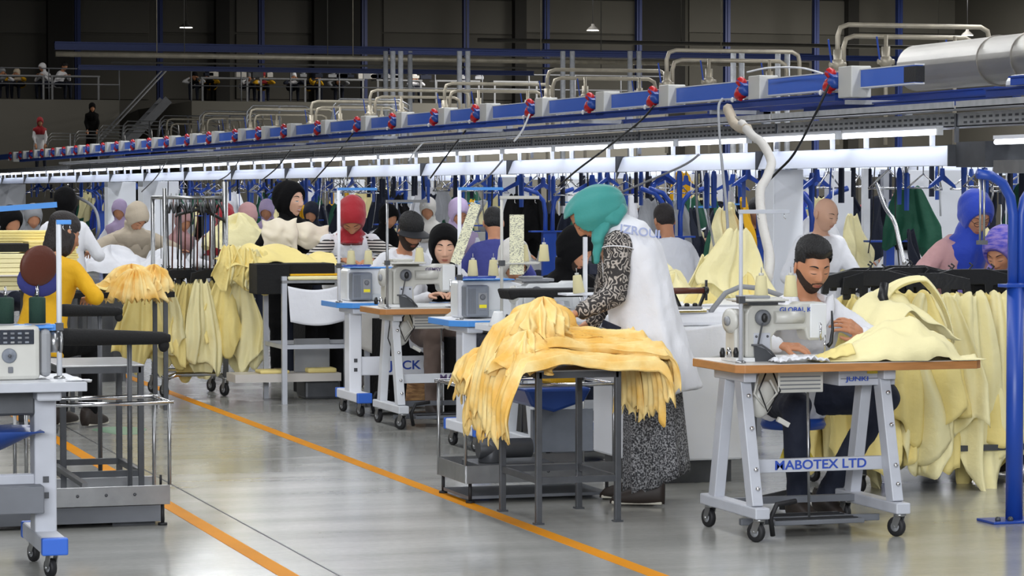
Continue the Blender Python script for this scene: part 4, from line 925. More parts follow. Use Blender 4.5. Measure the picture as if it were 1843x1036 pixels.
# fourth station: partly hidden behind the yellow heap and the woman
T4 = (4.66, 14.9, 0)
sewing_table(T4, 'sewing table with cream top half hidden behind the yellow heap', legs=(.2, .85), paint='frame_light', edge='white_paint', top='white_enamel', box=False)
lockstitch((T4[0]+.12, T4[1]+.2, .786), 'white sewing machine half hidden behind the yellow heap', None, 'ink_blue', m='white_enamel')
p = aty(903, 560, T4[1]+.1); thread_stand((p.x, T4[1]+.1, .786), 'cream thread stand with printed tags behind the yellow heap', .73, .22, .36, pole='beige_enamel', armm='beige_enamel', tx=(.07, .22), ty=.08)
for k, px in enumerate((942, 979)):
    q = aty(px, 500, T4[1]+.18); CONE.put((q.x, T4[1]+.18, 1.148), 0, 'cream thread cone above the heap, %s of the pair in front of the hooded worker' % ('left' if k == 0 else 'right'))
q = aty(1042, 510, 14.2); c_ = CONE.put((q.x, 14.2, 1.0), 0, 'tilted cream thread cone just left of the white tunic', rot=(.0, -.12, 0))
tag(MB().b2((5.05-.25, 14.2, .985), (5.35, 14.35, .996)).b2((4.92, 14.26, .785), (4.94, 14.28, 1.3)).build('cone_shelf', 'white_paint'), 'white cone shelf with upright strip left of the teal headscarf', 'shelf')
p, q = aty(905, 520, 14.5), aty(1075, 530, 14.5); b = MB(); b.prism([(p.x, p.z), (q.x, p.z-.0), (q.x, p.z-.045), (p.x+.06, p.z-.045), (p.x+.02, p.z-.06)], 14.4, 14.62, 'y'); o = tag(b.build('ironing_sleeve_board', 'black_pad', bevel=.012), 'long flat black pressing board above the yellow heap', 'pressing board')
MB().cyl(((p.x+q.x)/2, 14.5, .78), ((p.x+q.x)/2, 14.5, p.z-.03), .02, n=10).build('support', 'steel', o)
b = MB(); b.lathe([(.055, 0), (.055, .008), (.03, .075), (.026, .085), (.0, .086)], n=18); o = tag(b.build('oil_bottle', 'white_enamel', loc=aty(897, 563, 14.95)), 'small cream cone bottle with yellow thread on the hidden table', 'bottle'); o.location.z = .787; MB().lathe([(.05, 0), (.042, .025), (.04, .026)], n=18).build('thread_band', 'thread_yellow', o, loc=(0, 0, .006), )
for px, py, ln, rz_ in ((930, 440, .34, 0), (838, 420, .36, .35)):
    q = aty(px, py, T4[1]+.12); tag(MB().box((0, 0, 0), (.085 if rz_ == 0 else .06, .004, ln)).build('printed_tag', 'printed_tag', loc=q, rot=(0, rz_, 0)), 'long printed paper tag %s' % ('hanging upright from the cream thread stand' if rz_ == 0 else 'leaning beside the blue-armed stand, yellow at its foot'), 'tag')
q = aty(938, 560, 14.6)

# steel stool and the heap of yellow pieces
def steel_stool(loc, w_, d, h, label, m='dark_steel', top='steel', rails=True):
    e = empty('steel_stool', loc, 0, label, 'steel stool'); t = .028
    for x in (0, w_):
        for y in (0, d):
            lg = MB().b2((x-t/2, y-t/2, 0), (x+t/2, y+t/2, h-.02)).build('leg', m, e, bevel=.002); MB().b2((x-.022, y-.022, 0), (x+.022, y+.022, .008)).build('foot_plate', m, lg)
    for y in (0, d): MB().b2((0, y-t/2, h-.05), (w_, y+t/2, h-.02)).build('top_rail', m, e)
    for x in (0, w_): MB().b2((x-t/2, 0, h-.05), (x+t/2, d, h-.02)).build('top_rail', m, e)
    if rails:
        MB().b2((0, -t/3, .19), (w_, t/3, .22)).build('stretcher', m, e); MB().b2((0, d-t/3, .19), (w_, d+t/3, .22)).build('stretcher', m, e)
        for x in (0, w_): MB().b2((x-t/3, 0, .19), (x+t/3, d, .22)).build('stretcher', m, e)
    MB().b2((-t/2-.003, -t/2-.003, h-.02), (w_+t/2+.003, d+t/2+.003, h-.012)).build('top_plate', top, e, bevel=.002); return e
SX, SY = 4.00, 12.24
steel_stool((SX, SY, 0), .39, .56, .73, 'dark steel stool carrying the big heap of yellow cloth')
rh = random.Random(11)
def tri2(t): return math.asin(math.sin(t)*.96)/1.3
def piece(i, n):
    """one cut piece draped over the stool: long axis across (x), both ends hang; pleats run along it"""
    t = i/(n-1); y0 = SY-.10+.62*t; sd = rh.random()*50; lift = .05+.13*math.sin(PI*min(1, t*1.1))+rh.uniform(-.015, .02)
    dl = rh.uniform(.14, .27) if t < .75 else rh.uniform(.05, .15); dr = rh.uniform(.05, .22); hw = .10+rh.uniform(-.015, .03)
    xl, xr_ = SX-.10-rh.uniform(.0, .06), SX+.49+rh.uniform(.0, .10)
    if t < .5: xr_ += .02
    def fn(u, v):
        # arc length along u
        a = u; ph = v*40+sd; gat = 1-.55*math.exp(-((a-.52)/.16)**2)
        if a < .24: k = (.24-a)/.24; x = xl-.10*math.sin(k*1.5)+.02*wn(k*3, sd); z = .74+lift*.8*(1-k**1.5)-dl*k**1.3*1.15; spread = 1+.5*k
        elif a > .80: k = (a-.80)/.20; x = xr_+.055*math.sin(k*1.9); z = .74+lift*.75*(1-k**1.5)-dr*k**1.4*1.1; spread = 1+.35*k
        else: k = (a-.24)/.56; x = xl+(xr_-xl)*k; z = .74+lift*(.8+.45*math.exp(-((k-.22)/.16)**2)-.12*k); spread = 1
        w_ = hw*gat*spread; y = y0+(v-.5)*2*w_+.035*wn(u*5, sd, 1)
        z += .017*tri2(ph+5*wn(u*3, v*2, sd))*(.7+spread*.3)+.022*wn(u*9, v*6, sd)-.05*(2*v-1)**2*gat; x += .012*math.sin(ph*.7+u*9)
        return (x, y, z)
    b = MB(); b.grid(fn, 70, 84); o = b.build('cut_piece', 'cloth_gold', solid=.003)
    return tag(o, 'golden yellow cut piece in the gathered heap on the dark steel stool', 'cut piece', 'cut pieces heaped on the dark steel stool')
for i in range(9): piece(i, 9)
def bunch(i, c, r_, ax):
    sd = i*7.3
    def fn(u, v):
        a = u*2*PI; t = v; rad = r_*(1-t**1.6)**.5*(1+.22*math.sin(13*a+5*wn(a, t*2, sd))+.25*wn(math.cos(a)*2.5, math.sin(a)*2.5, t*3+sd)); h = t*.17+.02*math.sin(9*a+t*8)
        return (c[0]+math.cos(a)*rad*ax+.02*t, c[1]+math.sin(a)*rad, c[2]+h)
    b = MB(); b.grid(fn, 110, 26, close_u=True); return tag(b.build('cut_piece', 'cloth_gold'), 'bunched ends of golden cloth at the %s' % ('left peak of the heap on the stool', 'back of the heap on the stool', 'front left of the heap on the stool', 'left of the small black table', 'right of the small black table')[i], 'cut piece')
q = aty(960, 620, SY+.15); bunch(0, (q.x, SY+.06, .87), .12, 1.0); q = aty(1000, 640, SY); bunch(1, (q.x+.05, SY+.42, .84), .14, 1.3); bunch(2, (SX-.08, SY-.02, .72), .12, 1.2)
# steel trolley under and behind the stool
def trolley(loc, w_, d, label, hh=.58, grp=None, front=True):
    e = empty('steel_trolley', loc, 0, label, 'steel trolley', grp)
    MB().b2((0, 0, .13), (w_, d, .145)).b2((0, -.004, .10), (w_, .0, .19)).b2((0, d, .10), (w_, d+.004, .19)).b2((-.004, 0, .10), (0, d, .19)).build('lower_tray', 'steel', e, bevel=.003)
    MB().b2((.02, .03, .02), (w_-.02, d-.03, .035)).build('base_tray', 'mid_grey', e)
    for x in (0, w_):
        for y in (.01, d-.01): MB().cyl((x, y, .19 if y < .1 else .10), (x, y, hh), .009, n=8).build('upright', 'steel', e); MB().cyl((x+(.03 if x == 0 else -.03), y+.02, 0), (x+(.03 if x == 0 else -.03), y+.02, .10), .009, n=8).cyl((x+(.03 if x == 0 else -.03), y+.02, 0), (x+(.03 if x == 0 else -.03), y+.02, .012), .022, n=10).build('foot', 'black_rubber', e)
    for y in (.01, d-.01): MB().cyl((-.02, y, hh), (w_+.02, y, hh), .010, n=8).build('top_rail', 'chrome', e)
    for x in (0, w_): MB().cyl((x, .01, hh), (x, d, hh), .010, n=8).build('side_rail', 'chrome', e)
    for k in range(3): MB().lathe([(.008, 0), (.005, .004)], (w_*(.35+.2*k), -.004, .15), (0, -1, 0), 8).build('bolt', 'dark_steel', e)
    return e
trolley((3.92, 13.15, 0), .78, .5, 'steel trolley with low tray behind the yellow heap\'s stool')
q = aty(975, 735, 13.3)
b = MB(); b.b2((4.12, 13.3, .2), (4.16, 13.34, .75)); tag(b.build('white_post', 'frame_light'), 'white upright post standing on the trolley behind the stool', 'post')
b = MB().prism([(4.24, .56), (4.60, .56), (4.56, .49), (4.40, .44), (4.28, .47)], 13.2, 13.6, 'y'); tag(b.build('scrap_tray', 'dark_blue_plastic', bevel=.015), 'blue plastic scrap tray under the yellow heap', 'tray')
tag(MB().b2((4.42, 13.3, .563), (4.56, 13.5, .63)).build('fabric_bundle', 'mustard' if 'mustard' in M else 'cloth_mustard', bevel=.02), 'bright yellow folded bundle in the blue scrap tray', 'bundle')
b = MB(); b.b2((4.0, 13.2, .145), (4.4, 13.5, .19)); b.cyl((4.1, 13.3, .19), (4.1, 13.3, .3), .07, n=16); b.cyl((4.02, 13.28, .26), (4.3, 13.28, .26), .05, n=14); tag(b.build('steam_motor', 'dark_steel', bevel=.004), 'dark grease-stained motor standing in the steel trolley', 'motor')
tag(MB().b2((4.42, 13.62, .2), (4.75, 13.66, .42)).build('grey_board', 'motor_grey'), 'flat grey board standing behind the trolley', 'board')

# ironing cabinet with the iron, right of the woman
IX0, IX1, IY = 5.02, 5.66, 13.7
e = empty('ironing_cabinet', (IX0, IY, 0), 0, 'large white ironing cabinet behind the white tunic', 'ironing cabinet')
MB().b2((0, .02, .12), (IX1-IX0-.03, .7, .78)).build('cabinet_body', 'white_paint', e, bevel=.012); MB().b2((0, 0, .78), (IX1-IX0, .8, .83)).build('top', 'white_enamel', e, bevel=.01); MB().b2((-.2, .1, .83), (IX1-IX0+.35, .8, .90)).build('pressing_pad', 'cloth_white', e, bevel=.02)
MB().b2((.05, .06, .0), (IX1-IX0-.08, .64, .12)).build('plinth', 'dark_steel', e)
def cover(u, v): x = -.02+u*.58; return (x, -.012-.012*math.sin(u*14)*v, .835-.22*v*(1-.25*u)-.0+.01*math.sin(u*9))
cloth_heap('cover_cloth', (IX0, IY, 0), cover, 'cloth_white', 'white cloth hanging over the front edge of the ironing cabinet', nu=30, nv=14)
q = aty(1245, 570, 13.85); e = empty('steam_iron', (q.x, 13.85, .90), R(8), 'steam iron with brown handle on the ironing cabinet', 'iron')
MB().prism([(-.11, -.05), (.06, -.055), (.13, 0), (.06, .055), (-.11, .05)], 0, .018).build('sole_plate', 'chrome', e, bevel=.003)
MB().b2((-.09, -.035, .018), (.05, .035, .035)).build('housing', 'grey_paint', e, bevel=.008)
for x_, x2_ in ((-.07, -.115), (.045, .085)): MB().bar((x_, 0, .03), (x2_, 0, .115), .018, .012).build('handle_post', 'black_plastic', e)
MB().cyl((-.12, 0, .118), (.07, 0, .118), .017, n=12).build('handle', 'brown_leather', e); b = MB(); b.cyl((.07, 0, .118), (.095, 0, .118), .02, n=12); b.build('handle_cap', 'black_plastic', e)
for x_ in (-.03, .02): MB().lathe([(.014, 0), (.014, .012), (.008, .018)], (x_, 0, .034), (0, 0, 1), 12).build('knob', 'black_plastic', e)
p0, p1 = aty(1268, 578, 13.85), aty(1370, 520, 13.7); pts = [p0, p0+Vector((.05, 0, .07)), p0+Vector((.12, 0, .15)), p0+Vector((.20, -.02, .185)), p0+Vector((.30, -.05, .175)), p0+Vector((.42, -.1, .13)), p0+Vector((.5, -.1, .02)), p0+Vector((.5, -.1, -.08))]
tag(MB().tube(pts, .014, 10).build('steam_hose', 'cloth_grey'), 'grey padded steam hose arching from the iron', 'hose')
tag(MB().cyl((0, 0, 0), (0, 0, .11), .008, n=8).build('iron_grip', 'black_plastic', loc=aty(1271, 540, 14.1)), 'upright black grip beside the iron', 'grip')

# ------------------------------------------------------------------ clip hangers and hanging garments
def clip_hanger():
    e = empty('clip_hanger', (0, 0, 0), 0, 'x', 'hanger')
    b = MB(); b.prism([(-.20, -.035), (-.19, .035), (-.08, .06), (.08, .06), (.19, .035), (.20, -.035), (.17, -.035), (.165, -.01), (.11, -.01), (.105, -.06), (.075, -.06), (.07, -.005), (-.07, -.005), (-.075, -.06), (-.105, -.06), (-.11, -.01), (-.165, -.01), (-.17, -.035)], -.006, .006, 'y'); b.build('bar', 'black_plastic', e, bevel=.002)
    MB().tube([(0, 0, .03), (0, 0, .06), (.015, 0, .075), (0, 0, .085)], .004, 6).build('hook', 'black_plastic', e); return e
def tri(t): return math.asin(math.sin(t)*.97)/1.35
def garment_mesh(w_, L, seed, m='cloth_yellow', fold=.035, taper=1.35):
    """a cut garment piece gathered at the clip, with sharp pleats and an uneven pointed hem"""
    rn = random.Random(seed); ph = [rn.uniform(0, 6.3) for _ in range(6)]; c1 = rn.uniform(.05, .16); pt = rn.uniform(-.9, .9); f1 = rn.choice((5, 6.5, 8)); tw = rn.uniform(-.08, .08); kink = rn.uniform(.35, .7)
    def fn(u, v):
        s_ = (u-.5)*2; ww = w_*(.34+.42*min(1, v*1.5)**.8+(taper-1)*.5*v); x = s_*ww*.7+tw*v
        x += .035*max(0, v-kink)*(1 if pt > 0 else -1)+.018*tri(v*7+ph[1])*v
        y = fold*(.35+.9*v)*(tri(f1*s_+ph[0]+.6*math.sin(v*3+ph[4]))+.45*tri(f1*2.3*s_+ph[1]+v*2.0))+.03*math.sin(v*4+ph[2])
        y += .02*tri(v*9+s_*3+ph[5])*v
        hem = L*(1+c1*tri(4*s_+ph[3])+.22*math.exp(-((s_-pt)/.35)**2)-.10*abs(s_)); z = -.02-v*hem+.014*(1-v)*math.cos(s_*9); return (x, y, z)
    b = MB(); b.grid(fn, 44, 28); return b.mesh('garment', m)
GM = [garment_mesh(.42, .50, s_, ('cloth_yellow', 'cloth_pale', 'cloth_yellow', 'cloth_pale')[s_ % 4]) for s_ in range(8)]
LM = [garment_mesh(.50, .92, 30+s_, ('cloth_yellow', 'cloth_pale', 'cloth_yellow', 'cloth_pale')[s_ % 4], .05, 1.25) for s_ in range(8)]
def hang_garment(mesh, loc, rz, label, group, scale=1):
    o = bpy.data.objects.new('hanging_garment', mesh); C.objects.link(o); o.location = loc; o.rotation_euler = (0, 0, rz); o.scale = (scale,)*3 if not hasattr(scale, '__len__') else scale
    m = o.modifiers.new('thickness', 'SOLIDIFY'); m.thickness = .003; return tag(o, label, 'garment', group)
CH = Proto(clip_hanger())
# the wheeled garment rack in the aisle
RX0, RX1, RY0, RY1 = 3.80, 4.26, 20.65, 21.15
e = empty('garment_rack', (RX0, RY0, 0), 0, 'wheeled steel garment rack in the aisle hung with yellow pieces', 'garment rack'); W_ = RX1-RX0; D_ = RY1-RY0
ZR = .90
for x, y, h in ((.0, 0, 1.57), (W_, 0, 1.62), (0, D_, 1.5), (W_, D_, 1.5)): MB().cyl((x, y, .14), (x, y, h), .022 if x == W_ and y == 0 else .016, n=14).build('upright', 'steel', e)
MB().cyl((0, 0, 1.5), (W_, 0, 1.5), .014, n=10).build('top_rail', 'steel', e); MB().cyl((0, D_, 1.5), (W_, D_, 1.5), .014, n=10).build('top_rail', 'steel', e)
for x in (0, W_): MB().cyl((x, 0, 1.5), (x, D_, 1.5), .014, n=10).build('side_rail', 'steel', e)
MB().tube([(-.0, 0, .14), (.08, 0, .17), (W_-.08, 0, .17), (W_, 0, .14)], .018, 10).build('base_tube', 'chrome', e); MB().tube([(0, D_, .14), (.08, D_, .17), (W_-.08, D_, .17), (W_, D_, .14)], .018, 10).build('base_tube', 'chrome', e)
for x in (0, W_): MB().cyl((x, 0, .15), (x, D_, .15), .016, n=10).build('base_side', 'chrome', e)
for x in (0, W_):
    for y in (0, D_): caster(e, x, y, .05, .4, z=.14)
rg_ = random.Random(5)
for i in range(10):   # black clip bars carrying garments
    y = RY0-.08+i*.065; x = RX0+W_*.5+rg_.uniform(-.06, .06)+(-.14 if i % 2 else .12); rz = rg_.uniform(-.3, .3)
    CH.put((x, y, ZR), rz, 'black clip bar holding yellow pieces on the wheeled rack', 'clip bars on the wheeled rack')
    tag(MB().cyl((x, y, ZR+.13), (x, y+.02, 1.5), .0028, n=6).build('hook_rod', 'dark_steel'), 'thin dark rod hanging from the wheeled rack', 'rod', 'hanging rods of the wheeled rack')
k = 0
for i in range(24):
    y = RY0-.14+(i//6)*.13+rg_.uniform(-.03, .03); x = RX0-.16+(i % 6)*.145+rg_.uniform(-.03, .03)
    hang_garment(GM[i % 8], (x, y, ZR-.02+rg_.uniform(-.02, .02)), rg_.uniform(-.5, .5), 'pale yellow cut garment hanging from the wheeled rack', 'garments hanging on the wheeled rack', (.60, .8, 1.0+rg_.uniform(-.12, .25)))
for i in range(14):   # empty straight hanger stems
    x = RX0+.02+i*.032; tag(MB().cyl((x, RY0+.1+.03*(i % 3), .95), (x+rg_.uniform(-.02, .02), RY0+.1+.03*(i % 3), 1.5), .006, n=6).build('rack_rod', ('black_plastic', 'dark_steel', 'brown_leather')[i % 3]), 'straight dark hanger stem in the upper part of the wheeled rack', 'hanger stem', 'hanger stems of the wheeled rack')
HG = empty('hanger', (0, 0, 0), 0, 'x', 'hanger')
b = MB(); b.tube([(-.2, 0, -.07), (-.19, 0, -.05), (-.05, 0, .0), (0, 0, .02), (.05, 0, 0), (.19, 0, -.05), (.2, 0, -.07)], [.008, .011, .013, .015, .013, .011, .008], 8); b.build('arm_bar', 'black_plastic', HG)
MB().tube([(0, 0, .02), (0, 0, .06), (.018, 0, .085), (.014, 0, .11), (-.008, 0, .115), (-.02, 0, .1)], .003, 6).build('hook', 'steel', HG)
BH = Proto(HG)
BH.put((RX0+.27, RY0-.05, 1.40), .15, 'empty black hanger in front of the wheeled rack, tilted', rot=(0, .12, .2), scale=1.0)
for i in range(12): BH.put((RX0+.02+i*.037, RY0+.04, 1.44), R(80)+rg_.uniform(-.2, .2), 'empty black hanger packed on the top rail of the wheeled rack', 'empty hangers on the wheeled rack', .8)

# the big clamp rail with long yellow garments behind the bearded man
RL = [(5.95, 12.95), (7.05, 13.45)]
e = empty('garment_rail', (5.98, 13.0, 0), 0, 'low wheeled rail of long yellow garments behind the bearded man', 'garment rail')
MB().cyl((0, 0, 1.09), (1.35, .3, 1.09), .018, n=12).build('rail', 'dark_steel', e); MB().cyl((0, .5, 1.10), (1.35, .8, 1.10), .018, n=12).build('rail', 'dark_steel', e)
for x, y in ((.02, .0), (1.33, .3), (.02, .5), (1.33, .8)): MB().cyl((x, y, .1), (x, y, 1.11), .018, n=10).build('upright', 'dark_steel', e)
MB().b2((0, 0, .2), (1.35, .8, .23)).build('base_frame', 'dark_steel', e)
for x, y in ((.02, .02), (1.33, .3), (.02, .6), (1.33, .8)): caster(e, x, y, .045, .3)
for i in range(15):
    t = i/14; x = 6.0+1.25*t; y = 12.93+.3*t+rg_.uniform(-.04, .06)+(.35 if i % 3 == 2 else 0)
    CH.put((x, y, 1.035+rg_.uniform(-.02, .05)), rg_.uniform(-.25, .25), 'black clip bar on the low rail behind the bearded man', 'clip bars on the low yellow rail', 1.25)
for i in range(24):
    t = (i % 12)/11; x = 5.98+1.28*t+rg_.uniform(-.04, .04); y = 12.86+.3*t+(i//12)*.3+rg_.uniform(-.05, .05)
    hang_garment(LM[i % 8], (x, y, 1.03+rg_.uniform(-.02, .03)), rg_.uniform(-.45, .45), 'long pale yellow garment hanging from the low rail behind the bearded man', 'long garments on the low yellow rail', (.85, 1, rg_.uniform(.72, 1.0)))
# garment thrown forward over the table end
def thrown(u, v):
    x = 5.62+.50*u; y = 12.05+.35*v+.1*math.sin(u*2); z = .80+.28*math.sin(min(1, .1+u*1.0)*PI*.9)*(.55+.45*v)+.018*math.sin(u*17+v*5)+.03*wn(u*5, v*4, 8); return (x, y, z)
cloth_heap('thrown_garment', (0, 0, 0), thrown, 'cloth_pale', 'pale garment with wide fold piled at the right end of the bearded man\'s table')
def arch(u, v):
    a = u*PI*.85; x = 5.86+.16-.20*math.cos(a)+.08*v*u; z = .86+.26*math.sin(a)**.8-.30*max(0, u-.6)*1.6; y = 12.35+.20*v+.03*math.sin(u*7); return (x, y, z+.012*math.sin(v*14+u*6))
cloth_heap('thrown_garment', (0, 0, 0), arch, 'cloth_pale', 'pale sleeve arching upward over the clips right of the bearded man')
tag(MB().tube([(5.80, 12.33, 1.10), (5.78, 12.31, 1.04), (5.80, 12.30, .98)], [.022, .026, .018], 8).build('black_clip', 'black_plastic'), 'black clip gripping the arching pale sleeve', 'clip')

# blue steel column with curved arms at the right edge
q = atz(1825, 938, 0); BX, BY = q.x+.0, q.y
e = empty('blue_column', (BX, BY, 0), 0, 'tall round blue steel column with curved arms at the right edge', 'column')
MB().cyl((0, 0, 0), (0, 0, 1.12), .040, n=24).build('post', 'blue_paint', e)
MB().b2((-.15, -.09, 0), (.12, .09, .012)).build('base_plate', 'blue_paint', e, bevel=.003)
for x_, y_ in ((-.11, -.05), (-.05, -.06), (.08, -.05)): MB().lathe([(.013, 0), (.013, .012), (.006, .02)], (x_, y_, .012), (0, 0, 1), 6).build('bolt', 'dark_steel', e)
MB().b2((-.07, -.045, 1.10), (.08, .045, 1.115)).build('clamp_plate', 'blue_paint', e, bevel=.002)
b = MB(); b.tube([(-.015, 0, 1.0), (-.015, 0, 1.44), (-.03, 0, 1.52), (-.07, 0, 1.585), (-.13, 0, 1.62), (-.20, 0, 1.63)], .024, 12); b.build('curved_arm', 'blue_paint', e)
b = MB(); b.tube([(.03, 0, 1.0), (.03, 0, 1.44), (.045, 0, 1.51), (.08, 0, 1.56), (.13, 0, 1.585), (.22, 0, 1.59)], .024, 12); b.build('curved_arm', 'blue_paint', e)
b = MB(); b.cyl((-.185, 0, 1.31), (-.185, 0, 1.62), .006, n=8); b.cyl((-.165, 0, 1.31), (-.165, 0, 1.62), .006, n=8); b.b2((-.20, -.01, 1.30), (-.15, .01, 1.32)); b.build('hanging_rods', 'steel', e)

# ------------------------------------------------------------------ station at the left edge
LT = (.55, 11.12, 0)
e = sewing_table(LT, 'grey-topped sewing table at the lower left edge with blue foot cap', W=1.18, legs=(.20, 1.04), edge='frame_grey', top='frame_light', paint='frame_grey', style='T', box=False, pedal=False, H=.785)
MB().b2((.5, .20, H_ := .64), (1.0, .46, .745)).build('oil_pan', 'dark_steel', e, bevel=.01)
def scrap(u, v): x = .20+.82*u; return (x, .08+.36*v, .60-.15*math.sin(u*PI)*math.sin(v*PI)**.7-.02*u)
cloth_heap('scrap_sling', (0, 0, 0), scrap, 'dark_blue_plastic', None, parent=e, nu=20, nv=12)
MB().b2((.0, .10, .25), (1.02, .45, .36)).build('lower_shelf', 'mid_grey', e, bevel=.004)
def cl(x, y, z): return (LT[0]+x, LT[1]+y, z)
e = empty('sewing_machine', cl(.60, .16, .786), 0, 'beige electronic sewing machine with button panel at the left edge', 'sewing machine')
MB().b2((-.3, 0, 0), (.415, .17, .22)).build('body', 'beige_enamel', e, bevel=.018); MB().b2((.418, .01, .01), (.462, .16, .205)).build('end_cover', 'grey_paint', e, bevel=.02)
pn = MB().b2((.14, -.006, .145), (.39, .0, .205)).build('control_panel', 'display', e, bevel=.004)
for r_ in range(3):
    for c_ in range(8): MB().b2((.15+c_*.029, -.010, .150+r_*.018), (.166+c_*.029, -.006, .158+r_*.018)).build('button', ('mid_grey', 'motor_grey', 'steel')[(r_*2+c_) % 3], pn, bevel=.001)
MB().b2((.15, -.0105, .168), (.205, -.006, .199)).build('screen', 'motor_grey', pn)
d = MB(); d.lathe([(.03, 0), (.03, .006), (.024, .012), (.010, .014), (.010, .022), (.004, .024)], (.29, 0, .10), (0, -1, 0), 26); dd = d.build('dial', 'motor_grey', e); MB().lathe([(.008, 0), (.006, .006)], (.29, -.022, .10), (0, -1, 0), 12).build('knob', 'dark_steel', dd)
MB().b2((.285, -.008, .03), (.305, 0, .055)).build('latch', 'mid_grey', e, bevel=.003); b = MB(); b.cyl((.46, .08, .15), (.50, .08, .15), .045, n=20); b.cyl((.50, .08, .15), (.512, .08, .15), .05, n=20); b.build('handwheel', 'steel', e)
p = aty(107, 660, 11.35); b = thread_stand((p.x, 11.35, .786), 'white thread stand with blue trays at the left edge', .64, .05, .215, pole='frame_light', armm='sky_blue', traym='sky_blue', tx=(-.42, -.05), ty=0, r=.011)
MB().b2((-.5, -.014, .196), (.01, .014, .222)).build('cone_rail', 'sky_blue', b, bevel=.002)
for k, px in enumerate((10, 67)): q = aty(px, 555, 11.38); GCONE.put((q.x, 11.38, 1.012), 0, 'dark green thread cone on the blue rail, %s' % ('cut by the left edge' if k == 0 else 'the whole one at left'))
b = MB(); b.grid(lambda u, v: (.0+.10*u, -.02+.06*v, .005+.012*math.sin(u*5)*math.sin(v*3)+.004*wn(u*9, v*9)), 14, 10); tag(b.build('face_mask', 'hood_blue' if False else 'cloth_white', loc=(p.x-.0, 11.16, .787), solid=.002), 'light blue and white crumpled cloth on the corner of the left table', 'cloth')
# black sleeve arm boards
def sleeve_board(px0, px1, py, h, yy, label, m='black_pad'):
    p, q = aty(px0, py, yy), aty(px1, py, yy); e = empty('sleeve_ironing_board', (p.x, yy, p.z), 0, label, 'sleeve board'); L = q.x-p.x
    b = MB(); n = 14
    pts = [(L*i/n, 0, -h*.18*(i/n)) for i in range(n+1)]; rr_ = [h*.62*(1-.32*i/n) for i in range(n+1)]; rr_[-1] *= .6; rr_[0] *= .95
    b.tube(pts, rr_, 18, sy=.9); b.build('pad', m, e)
    b = MB(); b.ell((L*.94, 0, -h*.62), (h*.35, h*.3, h*.42), 12, 8); b.build('cover_knot', m, e); MB().cyl((L*.62, 0, -p.z+.02), (L*.62, 0, -h*.3), .012, n=10).build('stand', 'dark_steel', e); MB().b2((L*.62-.1, -.1, -p.z), (L*.62+.1, .1, -p.z+.02)).build('base', 'dark_steel', e); return e
sleeve_board(112, 306, 606, .076, 12.9, 'large black padded sleeve board above the left stool')
sleeve_board(112, 220, 558, .062, 14.6, 'smaller black padded sleeve board behind the large one')
steel_stool((1.93, 13.15, 0), .37, .62, .735, 'dark steel stool with shiny top at the left', top='steel')
e = trolley((1.70, 12.72, 0), .66, .42, 'steel trolley with deep grey tray beside the left sewing table', .57)
MB().b2((-.2, .02, .02), (.62, .4, .095)).build('dark_pan', 'mid_grey', e); MB().bar((.28, .1, .19), (.18, .35, .26), .03, .02).build('loose_rod', 'steel', e); MB().cyl((.62, .02, .19), (.62, .02, .235), .006, n=8).build('pin', 'black_rubber', e)

# ------------------------------------------------------------------ bench with black slabs behind the rack
q = atz(512, 727, 0); BX0, BY0 = q.x, q.y
e = empty('work_bench', (BX0, BY0, 0), 0, 'grey steel work bench with black padded top under the red-scarfed woman', 'work bench')
for x, y, h in ((0, 0, .93), (.0, .62, .80), (.62, 0, .93), (.62, .62, .93)): MB().b2((x-.018, y-.018, 0), (x+.018, y+.018, h)).build('leg', 'frame_grey', e)
for y in (0, .62): MB().b2((0, y-.012, .40), (.9, y+.012, .43)).build('stretcher', 'frame_grey', e)
MB().b2((-.012, 0, .40), (.012, .62, .43)).build('stretcher', 'frame_grey', e)
MB().b2((-.02, -.02, .88), (.56, .6, .90)).build('shelf', 'steel', e); MB().b2((-.3, .3, .14), (.5, .62, .20)).build('low_shelf', 'wood_top', e)
p, q = aty(461, 475, BY0+.05), aty(606, 515, BY0+.05)
MB().b2((p.x-BX0+.05, .10, .88-.02), (q.x-BX0, .75, p.z)).build('black_top', 'black_pad', e, bevel=.008); MB().b2((p.x-BX0, .02, .80), (p.x-BX0+.24, .30, p.z)).build('black_end', 'black_pad', e, bevel=.006)
def cl2(x, y, z): return (BX0+x, BY0+y, z)
for k, (a_, b_) in enumerate((((.03, .0, .902), (.46, .25, .93)), ((.05, .02, .932), (.44, .22, .945)))):
    tag(MB().b2(cl2(*a_), cl2(*b_)).build('folded_cloth', ('cloth_pale', 'cloth_mustard')[k], bevel=.01), ('pale folded cloth on the shelf of the black-topped bench', 'olive yellow cloth edge on top of the pale folded cloth')[k], 'cloth')
def smock(u, v): return (.02+.50*u+.02*v, -.03+.02*math.sin(u*8)*v, .86-.26*v-.03*math.sin(u*4))
cloth_heap('white_smock', (BX0, BY0, 0), smock, 'cloth_white', 'white smock cloth hanging under the black-topped bench', nu=26, nv=14)
cloth_heap('white_smock', (BX0, BY0, 0), lambda u, v: (.40+.30*u*(1-.3*v)+.12*v, -.045+.02*math.sin(u*6), .88-(.46+.1*u)*v), 'cloth_offwhite', 'long pointed tail of grey-white cloth below the bench', nu=16, nv=16)
tag(MB().b2(cl2(-.1, .35, .2), cl2(.12, .55, .225)).build('cloth_scrap', 'cloth_yellow', bevel=.01), 'small yellow cloth scrap on the bench\'s lower shelf, left', 'cloth'); tag(MB().b2(cl2(.26, .35, .2), cl2(.48, .55, .235)).build('cloth_scrap', 'cloth_yellow', bevel=.012), 'small yellow cloth scrap on the bench\'s lower shelf, right', 'cloth')
o = tag(MB().b2(cl2(.25, .4, .0), cl2(.52, .7, .14)).build('bin', 'dark_steel', bevel=.02), 'dark bin standing under the bench', 'bin')
